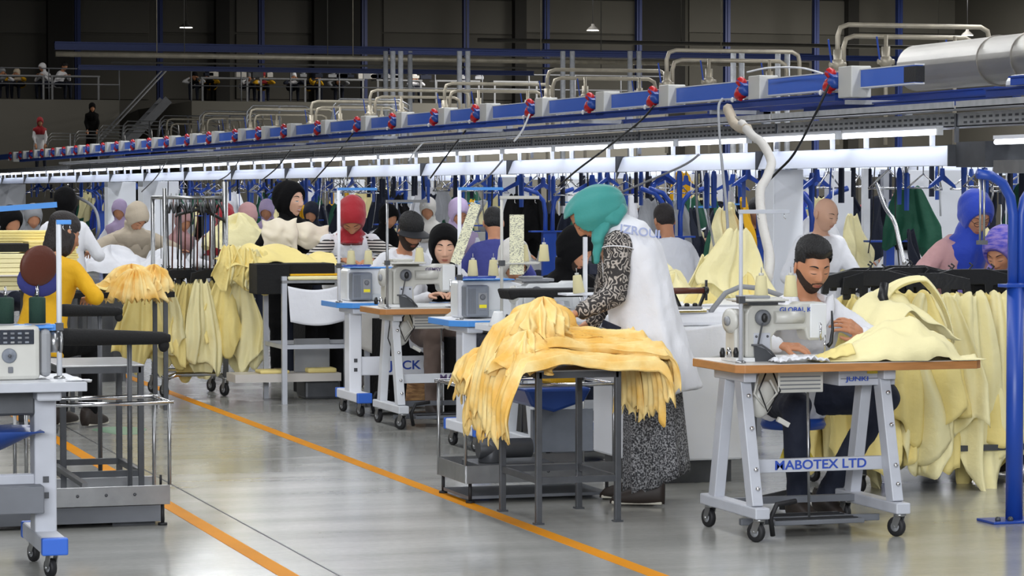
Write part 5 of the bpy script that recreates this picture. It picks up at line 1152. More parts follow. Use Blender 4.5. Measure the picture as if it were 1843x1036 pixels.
e = empty('fire_bottle', cl2(.34, .5, .235), 0, 'yellow and black spray bottle under the bench', 'bottle'); MB().lathe([(.03, 0), (.032, .01), (.032, .12), (.012, .16), (.012, .18)], n=16).build('bottle_body', 'thread_yellow', e); MB().lathe([(.034, .03), (.034, .05)], n=16).build('band', 'black_plastic', e); e.name = 'spray_bottle'
tag(MB().b2(cl2(.18, .45, .2), cl2(.45, .48, .45)).build('grey_case', 'grey_paint', bevel=.006), 'grey metal case standing on the bench\'s lower shelf', 'case')
# cream and yellow cloth piles on the bench behind
PX0, PX1 = aty(400, 450, BY0+.5).x, aty(600, 450, BY0+.5).x
def pile(u, v):
    x = PX0+(PX1-PX0)*u; z = .99+.17*math.sin(min(1, .2+u)*PI*.85)*math.sin(PI*(.1+.75*v))-.05*(1-v)*(1-u)+.02*wn(u*6, v*6, 3)+.018*math.sin(u*18+v*7); return (x, BY0+.35+.45*v, z)
cloth_heap('cloth_pile', (0, 0, 0), pile, 'cloth_yellow', 'broad pile of yellow cloth between the rack and the red headscarf', nu=80, nv=30)
for k in range(5):
    x = PX0+.03+.06*k; hang_garment(GM[(k*3) % 8], (x, BY0+.40+.03*(k % 2), 1.16-.01*k), rg_.uniform(-.3, .3), 'yellow-green sheer piece draped over the bench end by the rack', 'sheer pieces beside the rack', (.45, .8, .55))
def cream(x0, x1, z0, z1, y, lab, tilt=0):
    def fn(u, v): return (x0+(x1-x0)*u+.02*wn(v*3, u*2), y-.05*math.sin(u*PI)*math.sin(v*PI)+.02*wn(u*4, v*4, 5), z0+(z1-z0)*v+tilt*u+.012*math.sin(u*11+v*3))
    cloth_heap('cream_garment', (0, 0, 0), fn, 'cloth_cream', lab, nu=30, nv=24, solid=.012)
p, q = aty(470, 395, 20.9), aty(532, 446, 20.9); cream(p.x, q.x, q.z, p.z, 20.85, 'square cream garment piece held up in front of the laughing woman')
p, q = aty(525, 397, 21), aty(592, 440, 21); cream(p.x, q.x, q.z, p.z, 21.0, 'second cream piece slanting down right of the square one', -.05)
# ------------------------------------------------------------------ the people in the foreground
def loc_of(v, base, rz=0):
    q = Vector(v)-Vector(base); return Matrix.Rotation(-rz, 3, 'Z') @ q
def man_at_machine():
    base = Vector((5.355, 12.40, 0))
    J = seated((.0, -.5, .8), None, .07, .47, .0, .14, sh=-.03)
    J['wr'] = loc_of(aty(1402, 622, 11.86), base); J['wl'] = loc_of(aty(1553, 600, 11.94), base)
    J['hd_r'] = Vector((.9, -.45, -.05)); J['up_r'] = Vector((.1, -.35, .95)); J['hd_l'] = Vector((-.85, -.25, .42)); J['up_l'] = Vector((.1, -.85, .5))
    ik(J, 'sl', 'wl', 'el', (1.0, .1, -.75)); ik(J, 'sr', 'wr', 'er', (-1, .3, -.7))
    J.update(kl=(.31, -.36, .57), kr=(-.16, -.40, .54), al=(.02, -.32, .095), ar=(-.16, -.42, .085))
    r_ = person(base, 0, 'young bearded man in white lab coat sewing yellow cloth at the nearest machine', J,
        dict(lod=0, skin='skin', hair='hair_black', beard=1, beard_t=.0018, top='cloth_white', top_name='lab_coat', trousers='cloth_navy', shoes='brown_shoe', yaw=.03, pitch=.30, vneck=.12, hs=1.03, curl_r=.75, curl_l=.6, vol=1.35, hairline=.074, browh=1.5))
    coat_details(r_, J); return r_
def teal_woman():
    base = Vector((4.80, 12.92, 0)); rz = R(-116); inv = Matrix.Rotation(-rz, 3, 'Z')
    L = lambda px, py, yy: inv @ (aty(px, py, yy)-base)
    hip = L(1178, 600, 12.92); xs = Vector((1, 0, 0))
    J = dict(hl=hip+xs*.10, hr=hip-xs*.10, waist=L(1160, 520, 12.9), sl=L(1112, 440, 12.74), sr=L(1105, 432, 13.03), neck=L(1096, 405, 12.89), head=L(1064, 386, 12.88),
             el=L(1108, 528, 12.70), wl=L(1050, 560, 12.66), er=L(1088, 535, 13.08), wr=L(1068, 578, 13.02), hd_l=Vector((-.1, -.95, -.28)), hd_r=Vector((-.15, -.9, -.4)),
             al=Vector((.13, .02, .085)), ar=Vector((-.12, -.06, .085)), kl=Vector((.12, .0, .46)), kr=Vector((-.11, -.02, .46)), hem=L(1182, 872, 12.92))
    r_ = person(base, rz, 'woman in teal headscarf and long white tunic bending over the yellow heap', J,
        dict(lod=0, skin='skin', pitch=.85, yaw=.1, hs=1.0, skirt='speckled_cloth', hem_r=.20, shoes='brown_shoe', ears=False, curl_l=.5))
    # patterned sleeves
    t2 = MB(); caps_mb(t2, [(J['sl']+Vector((0, 0, .0)), J['el'], .068, .056), (J['el'], J['wl'], .056, .040), (J['sr'], J['er'], .066, .055), (J['er'], J['wr'], .055, .038)])
    obj_of('sleeves', remeshed(t2, .009, 3, wr=.006, wscale=20, name='sleeves', mats='marbled_cloth'), r_)
    # tunic
    face = (inv @ Vector((-.9535, .3015, 0))).normalized(); side = (inv @ Vector((.3015, .9535, 0))).normalized(); up = Vector((0, 0, 1))
    rg = []
    for px, py, ry, rx, tl in ((1092, 400, .045, .07, .85), (1104, 406, .085, .12, .75), (1122, 425, .125, .175, .6), (1138, 460, .152, .195, .35), (1147, 505, .160, .19, .15), (1157, 560, .170, .19, .08), (1170, 620, .185, .205, .03), (1182, 672, .195, .225, .0), (1187, 706, .200, .235, -.02)):
        c = L(px, py, 12.9); f_ = (face*math.cos(tl)-up*math.sin(tl)*1).normalized(); rg.append((c, side, -f_+up*(.16 if py > 700 else 0), rx, ry))
    mb = MB(); loft(mb, rg, 56, 2.1, fold=lambda t, a: .075*t*t*math.sin(7*a+1)+.04*t*t*math.sin(12*a)+.02*t*math.sin(5*a+4*t))
    me = remeshed(mb, .010, 6, wr=.006, wscale=7, name='tunic', mats='cloth_white'); obj_of('tunic', me, r_)
    hb = MB(); n = 60; c, sd, f_, rx, ry = rg[-1]
    pts = [c+sd*math.cos(2*PI*k/n)*rx*1.0+f_.normalized()*math.sin(2*PI*k/n)*ry*1.0 for k in range(n+1)]
    # armhole seam and waist tab
    sm = MB(); ax = (J['el']-J['sl']).normalized(); x_, y_, z_ = frame_of(ax)
    sm.tube([J['sl']+ax*.02+x_*math.cos(2*PI*k/20)*.076+y_*math.sin(2*PI*k/20)*.076 for k in range(21)], .003, 6, caps=False); sm.build('armhole_seam', 'cloth_white', r_)
    q = L(1100, 588, 12.66); MB().box((0, 0, 0), (.012, .10, .035)).build('waist_tab', 'cloth_navy', r_, loc=q, rot=(-.35, 0, -.35), bevel=.002)
    q = L(1068, 484, 12.70); MB().box((0, 0, 0), (.012, .04, .05)).build('collar_tab', 'cloth_navy', r_, loc=q, rot=(0, 0, -.3), bevel=.002)
    cam_dir = inv @ (Vector((0, 0, EYE))-aty(1148, 412, 12.8)).normalized()
    tx = text_mesh('IZROUI', .062, .0012, 'ink_faded', r_, L(1152, 417, 12.735)+cam_dir*.035, (0, 0, 0), 1.0)
    nrm = (cam_dir+up*.42-face*.25).normalized(); xx = (-face-up*.10); xx = (xx-nrm*xx.dot(nrm)).normalized(); tx.rotation_euler = Matrix((xx, nrm.cross(xx), nrm)).transposed().to_euler()
    # headscarf: wide hood, back fall and front tail
    hc = L(1069, 383, 12.885); ax = (face*math.cos(.55)-up*math.sin(.55)).normalized(); ay = ax.cross(side).normalized(); ay = ay if ay.z > 0 else -ay
    nu, nv = 110, 90; vs = []; keep = []
    for j in range(nv):
        th = .02+(PI-.04)*j/(nv-1)
        for i in range(nu):
            ph = 2*PI*i/nu; d = Vector((math.cos(th), math.sin(th)*math.sin(ph), math.sin(th)*math.cos(ph)))    # x: towards the face, y: side, z: crown
            r1 = .150 if d.x > 0 else .165; q = 1+.018*math.sin(ph*9+th*3)*math.sin(th)+.014*math.sin(ph*5-th*6)*math.sin(th)
            vs.append(hc+ax*d.x*r1*q+side*d.y*.108*q+ay*d.z*(.125 if d.z > 0 else .120)*q)
            keep.append(not (d.x > .18 and d.z < .38+.0*d.x and abs(d.y) < .72))
    fs = [(j*nu+i, j*nu+(i+1)%nu, (j+1)*nu+(i+1)%nu, (j+1)*nu+i) for j in range(nv-1) for i in range(nu)]
    fs = [f for f in fs if all(keep[k] for k in f)]; fs.append(tuple((nv-1)*nu+k for k in range(nu))); us = sorted({k for f in fs for k in f}); ix = {k: i for i, k in enumerate(us)}
    hb = MB(); hb.add([vs[k] for k in us], [tuple(ix[k] for k in f) for f in fs], True); hb.build('headscarf', 'cloth_teal', r_, solid=.008)
    H_ = J['head']; rg = []
    for px, py, ry, rx, tl in ((1072, 384, .085, .085, 1.2), (1084, 384, .100, .100, 1.15), (1097, 388, .100, .118, 1.05), (1108, 393, .092, .125, 1.0), (1115, 397, .075, .12, .95)):
        c = L(px, py, 12.88); f_ = (face*math.cos(tl)-up*math.sin(tl)).normalized(); rg.append((c, side, -f_, rx, ry))
    mb = MB(); loft(mb, rg, 48, 2.0, fold=lambda t, a: .05*t*math.sin(6*a)+.03*t*math.sin(11*a+2)); obj_of('scarf_back', remeshed(mb, .008, 5, wr=.004, wscale=12, name='scarf_back', mats='cloth_teal'), r_)
    mb = MB(); caps_mb(mb, [(L(1086, 398, 12.82), L(1074, 430, 12.79), .052, .032, .6), (L(1078, 425, 12.79), L(1073, 470, 12.77), .030, .016, .6)])
    obj_of('scarf_front', remeshed(mb, .008, 4, wr=.005, wscale=16, name='scarf_front', mats='cloth_teal'), r_)
    return r_
def coat_details(root, J):
    """lapels, collar, cuff and watch of the seated man"""
    cs = (Vector(J['sl'])+Vector(J['sr']))/2
    for s_ in (-1, 1):
        b = MB(); b.grid(lambda u, v: cs+Vector((s_*(.075-.072*u+(.030+.035*math.sin(u*PI))*v), -.095-.040*u-.012*math.sin(v*PI), .045-.175*u+.012*v)), 12, 5); b.build('lapel', 'cloth_white', root, solid=.004)
        b = MB(); b.grid(lambda u, v: cs+Vector((s_*(.015+.065*u), .075-.165*u**1.3, .085-.035*u-.035*v)), 10, 4); b.build('collar', 'cloth_white', root, solid=.005)
    for w_, e_, m, nm, k in (('wl', 'el', 'steel', 'watch', .07), ('wr', 'er', 'cloth_mustard', 'sleeve_cuff', .2), ('wr', 'er', 'black_rubber', 'bracelet', .06)):
        a, b_ = Vector(J[w_]), Vector(J[e_]); d = (b_-a).normalized(); p = a+d*(.25*k); MB().cyl(p, p+d*(.022 if nm != 'sleeve_cuff' else .045), .031 if nm != 'sleeve_cuff' else .036, n=18).build(nm, m, root)
# ------------------------------------------------------------------ people
man_at_machine(); teal_woman()
def at_head(px, py, y): return aty(px, py, y)
def put_person(px, py, y, label, o, rz=0, seatd=True, lean=.12, hands=None, drop=0, dz=0):
    """stand or seat somebody so that the head sits where it was measured, at depth y"""
    h = at_head(px, py, y)
    if seatd:
        J = seated((.14, -.36, .82), None, lean); J['sh'] = 0; c = J['head']; dzz = h.z-dz-c[2]
        for k in ('sl', 'sr', 'neck', 'head', 'waist'): v = Vector(J[k]); J[k] = v+Vector((0, 0, dzz*(.5 if k == 'waist' else 1)))
        if hands: J['wl'], J['wr'] = Vector(hands[0]), Vector(hands[1])
        ik(J, 'sl', 'wl', 'el', (.7, .3, -.7)); ik(J, 'sr', 'wr', 'er', (-.7, .3, -.7))
    else:
        hh = (h.z-dz)/(1.53/1.65); J = standing(hh, lean, hands or ((.2, -.28, 1.02), (-.2, -.28, 1.02)))
    if o.get('elb'): e_ = o['elb']; ik(J, 'sr', 'wr', 'er', e_); ik(J, 'sl', 'wl', 'el', (-e_[0], e_[1], e_[2]))
    c = Vector(J['head']); off = Matrix.Rotation(rz, 3, 'Z') @ Vector((c.x, c.y, 0))
    J = {k: v for k, v in J.items() if k != 'sh'}
    return person((h.x-off.x, h.y-off.y, dz), rz, label, J, o)
mat('cloth_lilac', 'b9a6c9', .8, bump=.3, bscale=20); mat('cloth_beige', 'bdb09c', .8, bump=.3, bscale=20)
W = dict(top='cloth_white', trousers='cloth_navy', shoes='brown_shoe')
def O(**k): d = dict(W); d.update(k); return d
put_person(800, 446, 18.42, 'girl in black headscarf looking down at the second wood-edged table', O(lod=0, skin='skin_light', hijab='cloth_black', pitch=.12, yaw=-.2, eyes=.2, top='cloth_white', trousers='cloth_brown', lip='lip', hs=1.14, browh=1.4, narrow=.75), rz=-.05, hands=((.05, -.50, .83), (-.16, -.48, .83)), lean=.10)
put_person(738, 418, 19.75, 'bearded man in black cap leaning over a table in white coat', O(lod=0, cap='cap_black', hair='hair_black', hairline=.03, beard=1, beard_t=.007, beard_up=.014, pitch=.38, yaw=.15, hs=1.1), lean=.2, rz=.1)
put_person(634, 392, 20.75, 'woman in red headscarf and striped sleeves bending over the bench', O(lod=0, skin='skin', hijab='cloth_red', pitch=.95, yaw=-.15, sleeves='striped_cloth', trousers='cloth_black', narrow=.55, drape=.02, hs=1.12, elb=(-1.6, .1, -.35)), seatd=False, lean=.36, hands=((.16, -.62, 1.02), (-.10, -.60, 1.02)), rz=-.15)
put_person(523, 362, 22.3, 'laughing woman in black headscarf standing behind the cream cloth', O(lod=0, skin='skin_light', hijab='cloth_black', top='cloth_black', pitch=-.02, yaw=.62, eyes=.6, smile=1, open=1.05, trousers='cloth_black', hs=1.16, browh=1.4), seatd=False, lean=.03)
put_person(118, 368, 23.6, 'woman seen from behind in white coat and black headscarf at the left', O(lod=1, hijab='cloth_black', face=False, trousers='cloth_navy', drape=.0, narrow=.55), rz=PI-.3, seatd=False, lean=.05)
put_person(114, 424, 18.2, 'girl in mustard yellow jacket with dark hair, head resting on her hand', O(lod=1, hair='hair_brown', hairline=.05, vol=1.3, long=1, yaw=-.5, roll=.2, top='cloth_mustard', trousers='cloth_black', hs=1.08, w=.92), rz=PI-.7, lean=.12, hands=((.04, -.30, 1.10), (-.18, -.3, .85)))
put_person(1756, 388, 14.7, 'woman in bright blue headscarf and pink coat looking down', O(lod=0, hijab='cloth_blue', top='cloth_pink', pitch=.55, yaw=-.05, drape=.42, glasses=1, narrow=.62, dd=1.12), seatd=False, lean=.22, hands=((.2, -.45, 1.0), (-.3, -.4, 1.02)), rz=.05)
put_person(1803, 455, 13.9, 'woman in violet patterned headscarf at the right edge behind the blue column', O(lod=0, hijab='cloth_violet', top='cloth_violet', pitch=.5, yaw=-.95), lean=.1)
put_person(1296, 388, 27, 'woman in black headscarf and glasses with white coat, standing far back', O(lod=1, skin='skin_light', hijab='cloth_black', glasses=1, pitch=.1, eyes=.5), seatd=False, rz=-.1)
put_person(1196, 398, 20.5, 'man with short brown hair and blue collar seen from behind', O(lod=1, hair='hair_brown', face=False, top='cloth_white'), rz=PI, lean=.1)
put_person(888, 402, 21.5, 'man with dark hair and violet-blue hood seen from behind', O(lod=1, hair='hair_black', face=False, top='hood_blue', vol=.8), rz=PI-.2, lean=.1)
put_person(1036, 452, 15.9, 'hooded worker in black bending beside the teal headscarf', O(lod=1, hijab='cloth_black', top='cloth_black', pitch=.6, yaw=.7, beard=1), lean=.2)
put_person(925, 472, 16.6, 'worker in off-white headscarf and glasses bent low behind the thread stand', O(lod=1, hijab='cloth_offwhite', top='cloth_offwhite', pitch=.7, yaw=.1, glasses=1), lean=.3)
put_person(1486, 386, 18.3, 'older bald man between the two white columns', O(lod=1, skin='skin_light', pitch=.3, yaw=.4, face=True), lean=.1)
put_person(1636, 395, 20.5, 'person in black headscarf and white coat seen from behind near the blue headscarf', O(lod=1, hijab='cloth_black', face=False, drape=.0), rz=PI, lean=.1)
put_person(1703, 352, 24, 'dark-haired person in green top behind the blue headscarf', O(lod=1, hair='hair_black', face=False, top='cloth_green'), rz=PI, seatd=False)
put_person(246, 392, 26, 'worker in beige headscarf bending left of the garment rack', O(lod=1, hijab='cloth_beige', top='cloth_beige', pitch=.9, yaw=.5), seatd=False, lean=.4)
put_person(404, 392, 27, 'worker in bright red headscarf just right of the garment rack', O(lod=1, hijab='cloth_red', pitch=.6), lean=.15)
put_person(446, 392, 27.5, 'worker in pale pink headscarf behind the yellow cloth pile', O(lod=1, hijab='cloth_pink', pitch=.7), lean=.15)
put_person(826, 385, 25, 'worker in lilac headscarf behind the blue-armed thread stand', O(lod=1, hijab='cloth_lilac', pitch=.5), lean=.1)
put_person(1362, 382, 24, 'dark-haired worker in black behind the pale hoses', O(lod=1, hair='hair_black', top='cloth_black', pitch=.3), seatd=False)
bgp = ((700, 392, 29), (770, 378, 31), (960, 392, 30), (330, 400, 33), (560, 385, 33), (1075, 372, 34), (1560, 392, 27), (215, 380, 35), (60, 392, 30), (20, 400, 25), (1150, 378, 31), (1430, 390, 33), (1600, 372, 29), (640, 372, 36), (1245, 395, 34), (1345, 400, 36), (480, 380, 34), (870, 380, 37))
cols = ['cloth_black', 'cloth_offwhite', 'cloth_teal', 'cloth_pink', 'cloth_navy', 'cloth_beige', 'cloth_red', 'cloth_lilac', 'cloth_grey']; cn = ['black', 'off-white', 'teal', 'pink', 'navy', 'beige', 'red', 'lilac', 'grey']
for i, (px, py, y) in enumerate(bgp):
    c_ = i % 9; put_person(px, py, y, 'far worker in %s headscarf and white coat, %s far worker from the left' % (cn[c_], ORD[sorted(b_[0] for b_ in bgp).index(px)].replace('nearest', 'first')), O(lod=2, hijab=cols[c_], pitch=.5), lean=.12, rz=(.3, -.4, 0)[i % 3])
# chair of the mustard jacket
q = aty(70, 478, 17.3); e = empty('swivel_chair', (q.x, 17.3, 0), .5, 'chair with round brown leather back and blue shell at the left', 'chair')
b = MB(); b.ell((0, 0, q.z), (.14, .035, .13), 20, 12, (.2, .25, 0)); b.build('backrest', 'brown_leather', e); b = MB(); b.ell((.04, .05, q.z-.09), (.17, .04, .11), 18, 10, (.2, .1, 0)); b.build('back_shell', 'hood_blue', e)
MB().box((.05, .25, .47), (.42, .42, .07)).build('seat', 'black_pad', e, bevel=.03); MB().cyl((.05, .25, .1), (.05, .25, .45), .025, n=10).build('column', 'dark_steel', e); MB().bar((0, .03, q.z-.1), (.03, .1, .48), .05, .012).build('back_stem', 'dark_steel', e)
for k in range(5): a = k*2*PI/5; MB().bar((.05, .25, .09), (.05+.26*math.cos(a), .25+.26*math.sin(a), .05), .03, .03).build('leg', 'dark_steel', e)
# stool of the bearded man
e = empty('work_stool', (5.36, 12.42, 0), 0, 'blue round stool under the bearded man', 'stool'); MB().lathe([(.0, .40), (.15, .40), (.16, .42), (.15, .45), (.0, .455)], n=24).build('seat', 'plug_blue', e); MB().cyl((0, 0, .1), (0, 0, .4), .022, n=10).build('column', 'dark_steel', e)
for k in range(3): a = k*2*PI/3-.5; MB().bar((.01*math.cos(a), .01*math.sin(a), .38), (.10*math.cos(a), .10*math.sin(a), .24), .018, .018).build('brace', 'thread_yellow', e)
for k in range(5): a = k*2*PI/5+.3; MB().bar((0, 0, .09), (.22*math.cos(a), .22*math.sin(a), .04), .03, .03).build('leg', 'black_rubber', e)
def sack(u, v): a = u*2*PI; return (.10*math.cos(a)*(1-.25*v), .09*math.sin(a), .16*math.sin(v*PI/2)*(1+.12*math.sin(a*5)))
q = atz(772, 738, 0); b = MB(); b.grid(lambda u, v: sack(u, v), 28, 10, close_u=True)
mat('sack_brown', 'b98e5c', .8, bump=.5, bscale=20, col2='7a5636', vscale=9, stretch=(1, 1, 5)); tag(b.build('cloth_bag', 'sack_brown', loc=(q.x, q.y+.25, .04), solid=.004), 'tan striped bag on the pedal under the second wood-edged table', 'bag').scale = (1, 1, 1)
# side table and gathered fan of cloth left of the rack
q = atz(420, 640, 0); e = empty('side_table', (3.22, 19.4, 0), 0, 'small black-topped table carrying the fanned golden cloth at the left', 'table')
MB().b2((-.35, 0, .80), (.42, .5, .84)).build('tabletop', 'black_pad', e, bevel=.004)
for x in (-.3, -.18, .36):
    for y in (.04, .46): MB().b2((x-.015, y-.015, 0), (x+.015, y+.015, .8)).build('leg', 'dark_steel', e)
def fan(i):
    def fn(u, v):
        a = -2.9+5.0*u; rr_ = .03+.24*v*(1+.16*math.sin(13*a+i*2)+.1*math.sin(29*a)); x = math.cos(a)*rr_*.85; y = math.sin(a)*rr_*.5; z = .10*(1-v**1.2)+.05-.12*v**3+(.022*tri(31*a+i+v*3)+.016*wn(a*4, v*4, i))*min(1, v*3); return (x, y, z)
    return fn
p = aty(243, 508, 19.6)
bunch(3, (p.x-.04, 19.62, .845), .17, 1.1); bunch(4, (p.x+.10, 19.50, .845), .13, 1.0)
cloth_heap('cut_piece', (p.x-.02, 19.46, .85), fan(1), 'cloth_gold', 'golden ragged cut piece spilling over the small black table', 'cut piece', nu=130, nv=14)
cloth_heap('cut_piece', (p.x-.42, 19.5, .845), lambda u, v: (.34*u, .2*v, .012+.02*math.sin(u*3)*math.sin(v*3)+.006*math.sin(u*19)), 'cloth_yellow', 'flat golden cut piece lying on the small black table', 'cut piece', nu=24, nv=12)
# stacks of cream cut pieces at the left edge
SP = []
for i, (px0, px1, py0, py1, y, m, lab) in enumerate(((-20, 88, 414, 452, 20.3, 'cloth_yellow', 'flat stack of pale yellow pieces at the left edge, upper one'), (40, 128, 432, 468, 20.0, 'cloth_yellow', 'flat stack of pale yellow pieces beside the mustard jacket'), (-20, 42, 436, 452, 19.9, 'black_pad', 'black pad between the yellow stacks at the left edge'), (-20, 70, 455, 520, 19.7, 'cloth_pale', 'loose cream pile hanging at the left edge'))):
    p, q = aty(px0, py1, y), aty(px1, py0, y); b = MB()
    n = 8 if i != 2 else 1; h = (q.z-p.z)/n
    for k in range(n): b.b2((p.x+.006*math.sin(k*2.1), y-.3+.004*math.sin(k), p.z+k*h), (q.x+.01*math.sin(k*1.3), y+.15, p.z+(k+.93)*h))
    tag(b.build('fabric_stack', m, bevel=.004), lab, 'fabric stack')
e = empty('cutting_table', (.85, 19.3, 0), 0, 'long table carrying the yellow stacks at the left edge', 'table'); MB().b2((0, 0, .96), (2.0, 1.5, .97)).build('tabletop', 'wood_top', e, bevel=.004)
for x in (.05, 1.9):
    for y in (.05, 1.4): MB().b2((x-.02, y-.02, 0), (x+.02, y+.02, .96)).build('leg', 'dark_steel', e)
p, q = aty(-30, 378, 15.5), aty(102, 366, 15.5); tag(MB().bar((p.x, 15.5, p.z), (q.x, 15.5, p.z+.03), .03, .03, up=(0, 0, 1)).build('blue_rail', 'sky_blue'), 'light blue rail crossing at the left edge behind the green cones', 'rail')

# ------------------------------------------------------------------ the lines behind: conveyors, hangers, machines
HB = empty('hanger', (0, 0, 0), 0, 'x', 'hanger')
MB().prism([(-.19, -.13), (-.17, -.10), (-.03, -.02), (-.02, .04), (.02, .04), (.03, -.02), (.17, -.10), (.19, -.13), (.15, -.12), (0, -.055), (-.15, -.12)], -.008, .008, 'y').build('body', 'blue_paint', HB); MB().tube([(0, 0, .04), (0, 0, .10), (.02, 0, .13), (0, 0, .15)], .006, 5).build('hook', 'steel', HB)
PH = Proto(HB); HN = empty('hanger', (0, 0, 0), 0, 'x', 'hanger')
MB().prism([(-.016, -.26), (.016, -.26), (.022, .0), (.01, .05), (-.01, .05), (-.022, 0)], -.014, .014, 'y').build('body', 'plug_blue', HN); MB().tube([(0, 0, .05), (0, 0, .11), (.02, 0, .14)], .006, 5).build('hook', 'steel', HN); PN = Proto(HN)
HK = empty('hanger', (0, 0, 0), 0, 'x', 'hanger'); MB().prism([(-.02, -.22), (.02, -.22), (.018, .05), (-.018, .05)], -.012, .012, 'y').build('body', 'cloth_navy', HK); MB().tube([(0, 0, .05), (0, 0, .12)], .005, 5).build('hook', 'chrome', HK); PK = Proto(HK)
HW = empty('hanger', (0, 0, 0), 0, 'x', 'hanger'); MB().tube([(-.16, 0, -.12), (-.03, 0, -.02), (0, 0, .0), (.03, 0, -.02), (.16, 0, -.12), (-.16, 0, -.12)], .008, 5).build('body', 'chrome', HW); MB().tube([(0, 0, 0), (0, 0, .1), (.02, 0, .13)], .005, 5).build('hook', 'steel', HW); PW = Proto(HW)
rb = random.Random(9); cnt = 0
for (X, z, y0, y1, stp, gl) in ((8.75, 1.69, 12.6, 82, .21, 'first conveyor behind the white duct'), (10.6, 1.71, 16, 50, .36, 'second conveyor behind the white duct'), (13.2, 1.73, 20, 56, .6, 'third conveyor behind the white duct')):
    tag(MB().b2((X-.02, y0-1, z+.12), (X+.02, y1, z+.17)).build('conveyor_rail', 'deep_blue'), 'blue overhead conveyor rail of the %s' % gl, 'rail')
    y = y0
    while y < y1:
        y += stp*rb.uniform(.4, 1.6)*(1+max(0, y-22)/38); k = rb.random(); P_, nm = ((PH, 'blue shaped'), (PN, 'upright blue'), (PK, 'narrow dark navy'), (PW, 'bare wire'))[0 if k < .17 else 1 if k < .45 else 2 if k < .70 else 3]
        P_.put((X+rb.uniform(-.05, .05), y, z-.0+rb.uniform(-.06, .02)), rb.uniform(-1.2, 1.2), '%s hanger on the %s' % (nm, gl), '%s hangers of the %s' % (nm, gl), rb.uniform(.8, 1.15)); cnt += 1
# hanging clothes on the rear conveyors
GV = {}
for m in ('cloth_green', 'cloth_navy', 'cloth_black', 'cloth_white', 'cloth_pale', 'cloth_mustard', 'cloth_blue', 'cloth_grey'):
    GV[m] = [garment_mesh(.46, .55, 60+k, m, .05, 1.2) for k in range(2)]
gname = dict(cloth_green='dark green', cloth_navy='navy', cloth_black='black', cloth_white='white', cloth_pale='pale yellow', cloth_mustard='bright yellow', cloth_blue='blue', cloth_grey='grey')
for (px, py, X, m, s_) in ((1238, 385, 10.6, 'cloth_green', 1.1), (1222, 392, 10.6, 'cloth_green', 1.1), (1255, 400, 10.8, 'cloth_green', 1), (1270, 392, 11, 'cloth_black', 1), (1228, 340, 11, 'cloth_mustard', .7), (1262, 345, 11, 'cloth_pale', .7)): 
    q = atx(px, py, X); hang_garment(GV[m][0], (q.x, q.y, q.z+.2), rb.uniform(-.5, .5)+.3, '%s garment hanging beside the blue forked post' % gname[m], '%s garments beside the blue forked post' % gname[m], s_)
for i in range(190):
    X = (9.3, 10.6, 13.2, 15)[i % 4]+rb.uniform(-.15, .15); y = rb.uniform(14, 22)+rb.random()**1.3*46; m = rb.choice(['cloth_green', 'cloth_green', 'cloth_navy', 'cloth_black', 'cloth_white', 'cloth_pale', 'cloth_pale', 'cloth_mustard', 'cloth_blue', 'cloth_grey', 'cloth_white', 'cloth_navy'])
    hang_garment(GV[m][i % 2], (X, y, 1.62-rb.random()*.35), rb.uniform(-1.3, 1.3), '%s garment hanging in the lines behind the duct' % gname[m], '%s garments hanging behind the duct' % gname[m], rb.uniform(.75, 1.1))
# blue forked posts
def forked(px, X, n, label, z=1.55):
    q = atx(px, 400, X); e = empty('forked_post', (X, q.y, 0), 0, label, 'post')
    for k in range(n):
        x = (k-(n-1)/2)*.075; sg = -1 if k < n/2 else 1; sg = 1 if n == 1 else sg
        MB().tube([(x, 0, .9), (x, 0, z-.22), (x+sg*.02, 0, z-.1), (x+sg*.09, 0, z-.02), (x+sg*.22, 0, z+.02)], .022, 10).build('curved_tube', 'blue_paint', e)
    MB().b2((-.2, -.05, 1.14), (.2, .05, 1.155)).build('clamp_plate', 'blue_paint', e); MB().b2((-n*.035, -.03, .6), (n*.035, .03, 1.14)).cyl((0, 0, 0), (0, 0, .6), .04, n=12).build('base_post', 'blue_paint', e)
    return e
for px, X, n, lab in ((1210, 8.7, 3, 'blue forked post right of the teal headscarf'), (988, 8.7, 2, 'pair of blue posts left of the teal headscarf'), (374, 8.9, 2, 'blue curved post right of the garment rack'), (556, 8.9, 2, 'blue curved posts right of the laughing woman'), (478, 9.2, 2, 'blue curved post left of the laughing woman'), (1470, 8.7, 2, 'blue curved post between the white columns'), (182, 8.8, 3, 'blue posts right of the woman in the white coat'), (702, 8.7, 1, 'single blue post with white foot behind the cap'), (1365, 9.5, 1, 'blue post behind the pale hoses'), (880, 9.5, 1, 'blue post behind the violet hood'), (290, 9.6, 2, 'blue posts hidden behind the garment rack'), (40, 9.0, 2, 'blue posts at the left edge under the duct'), (1600, 9.6, 1, 'blue post near the dark green garments')): forked(px, X, n, lab)
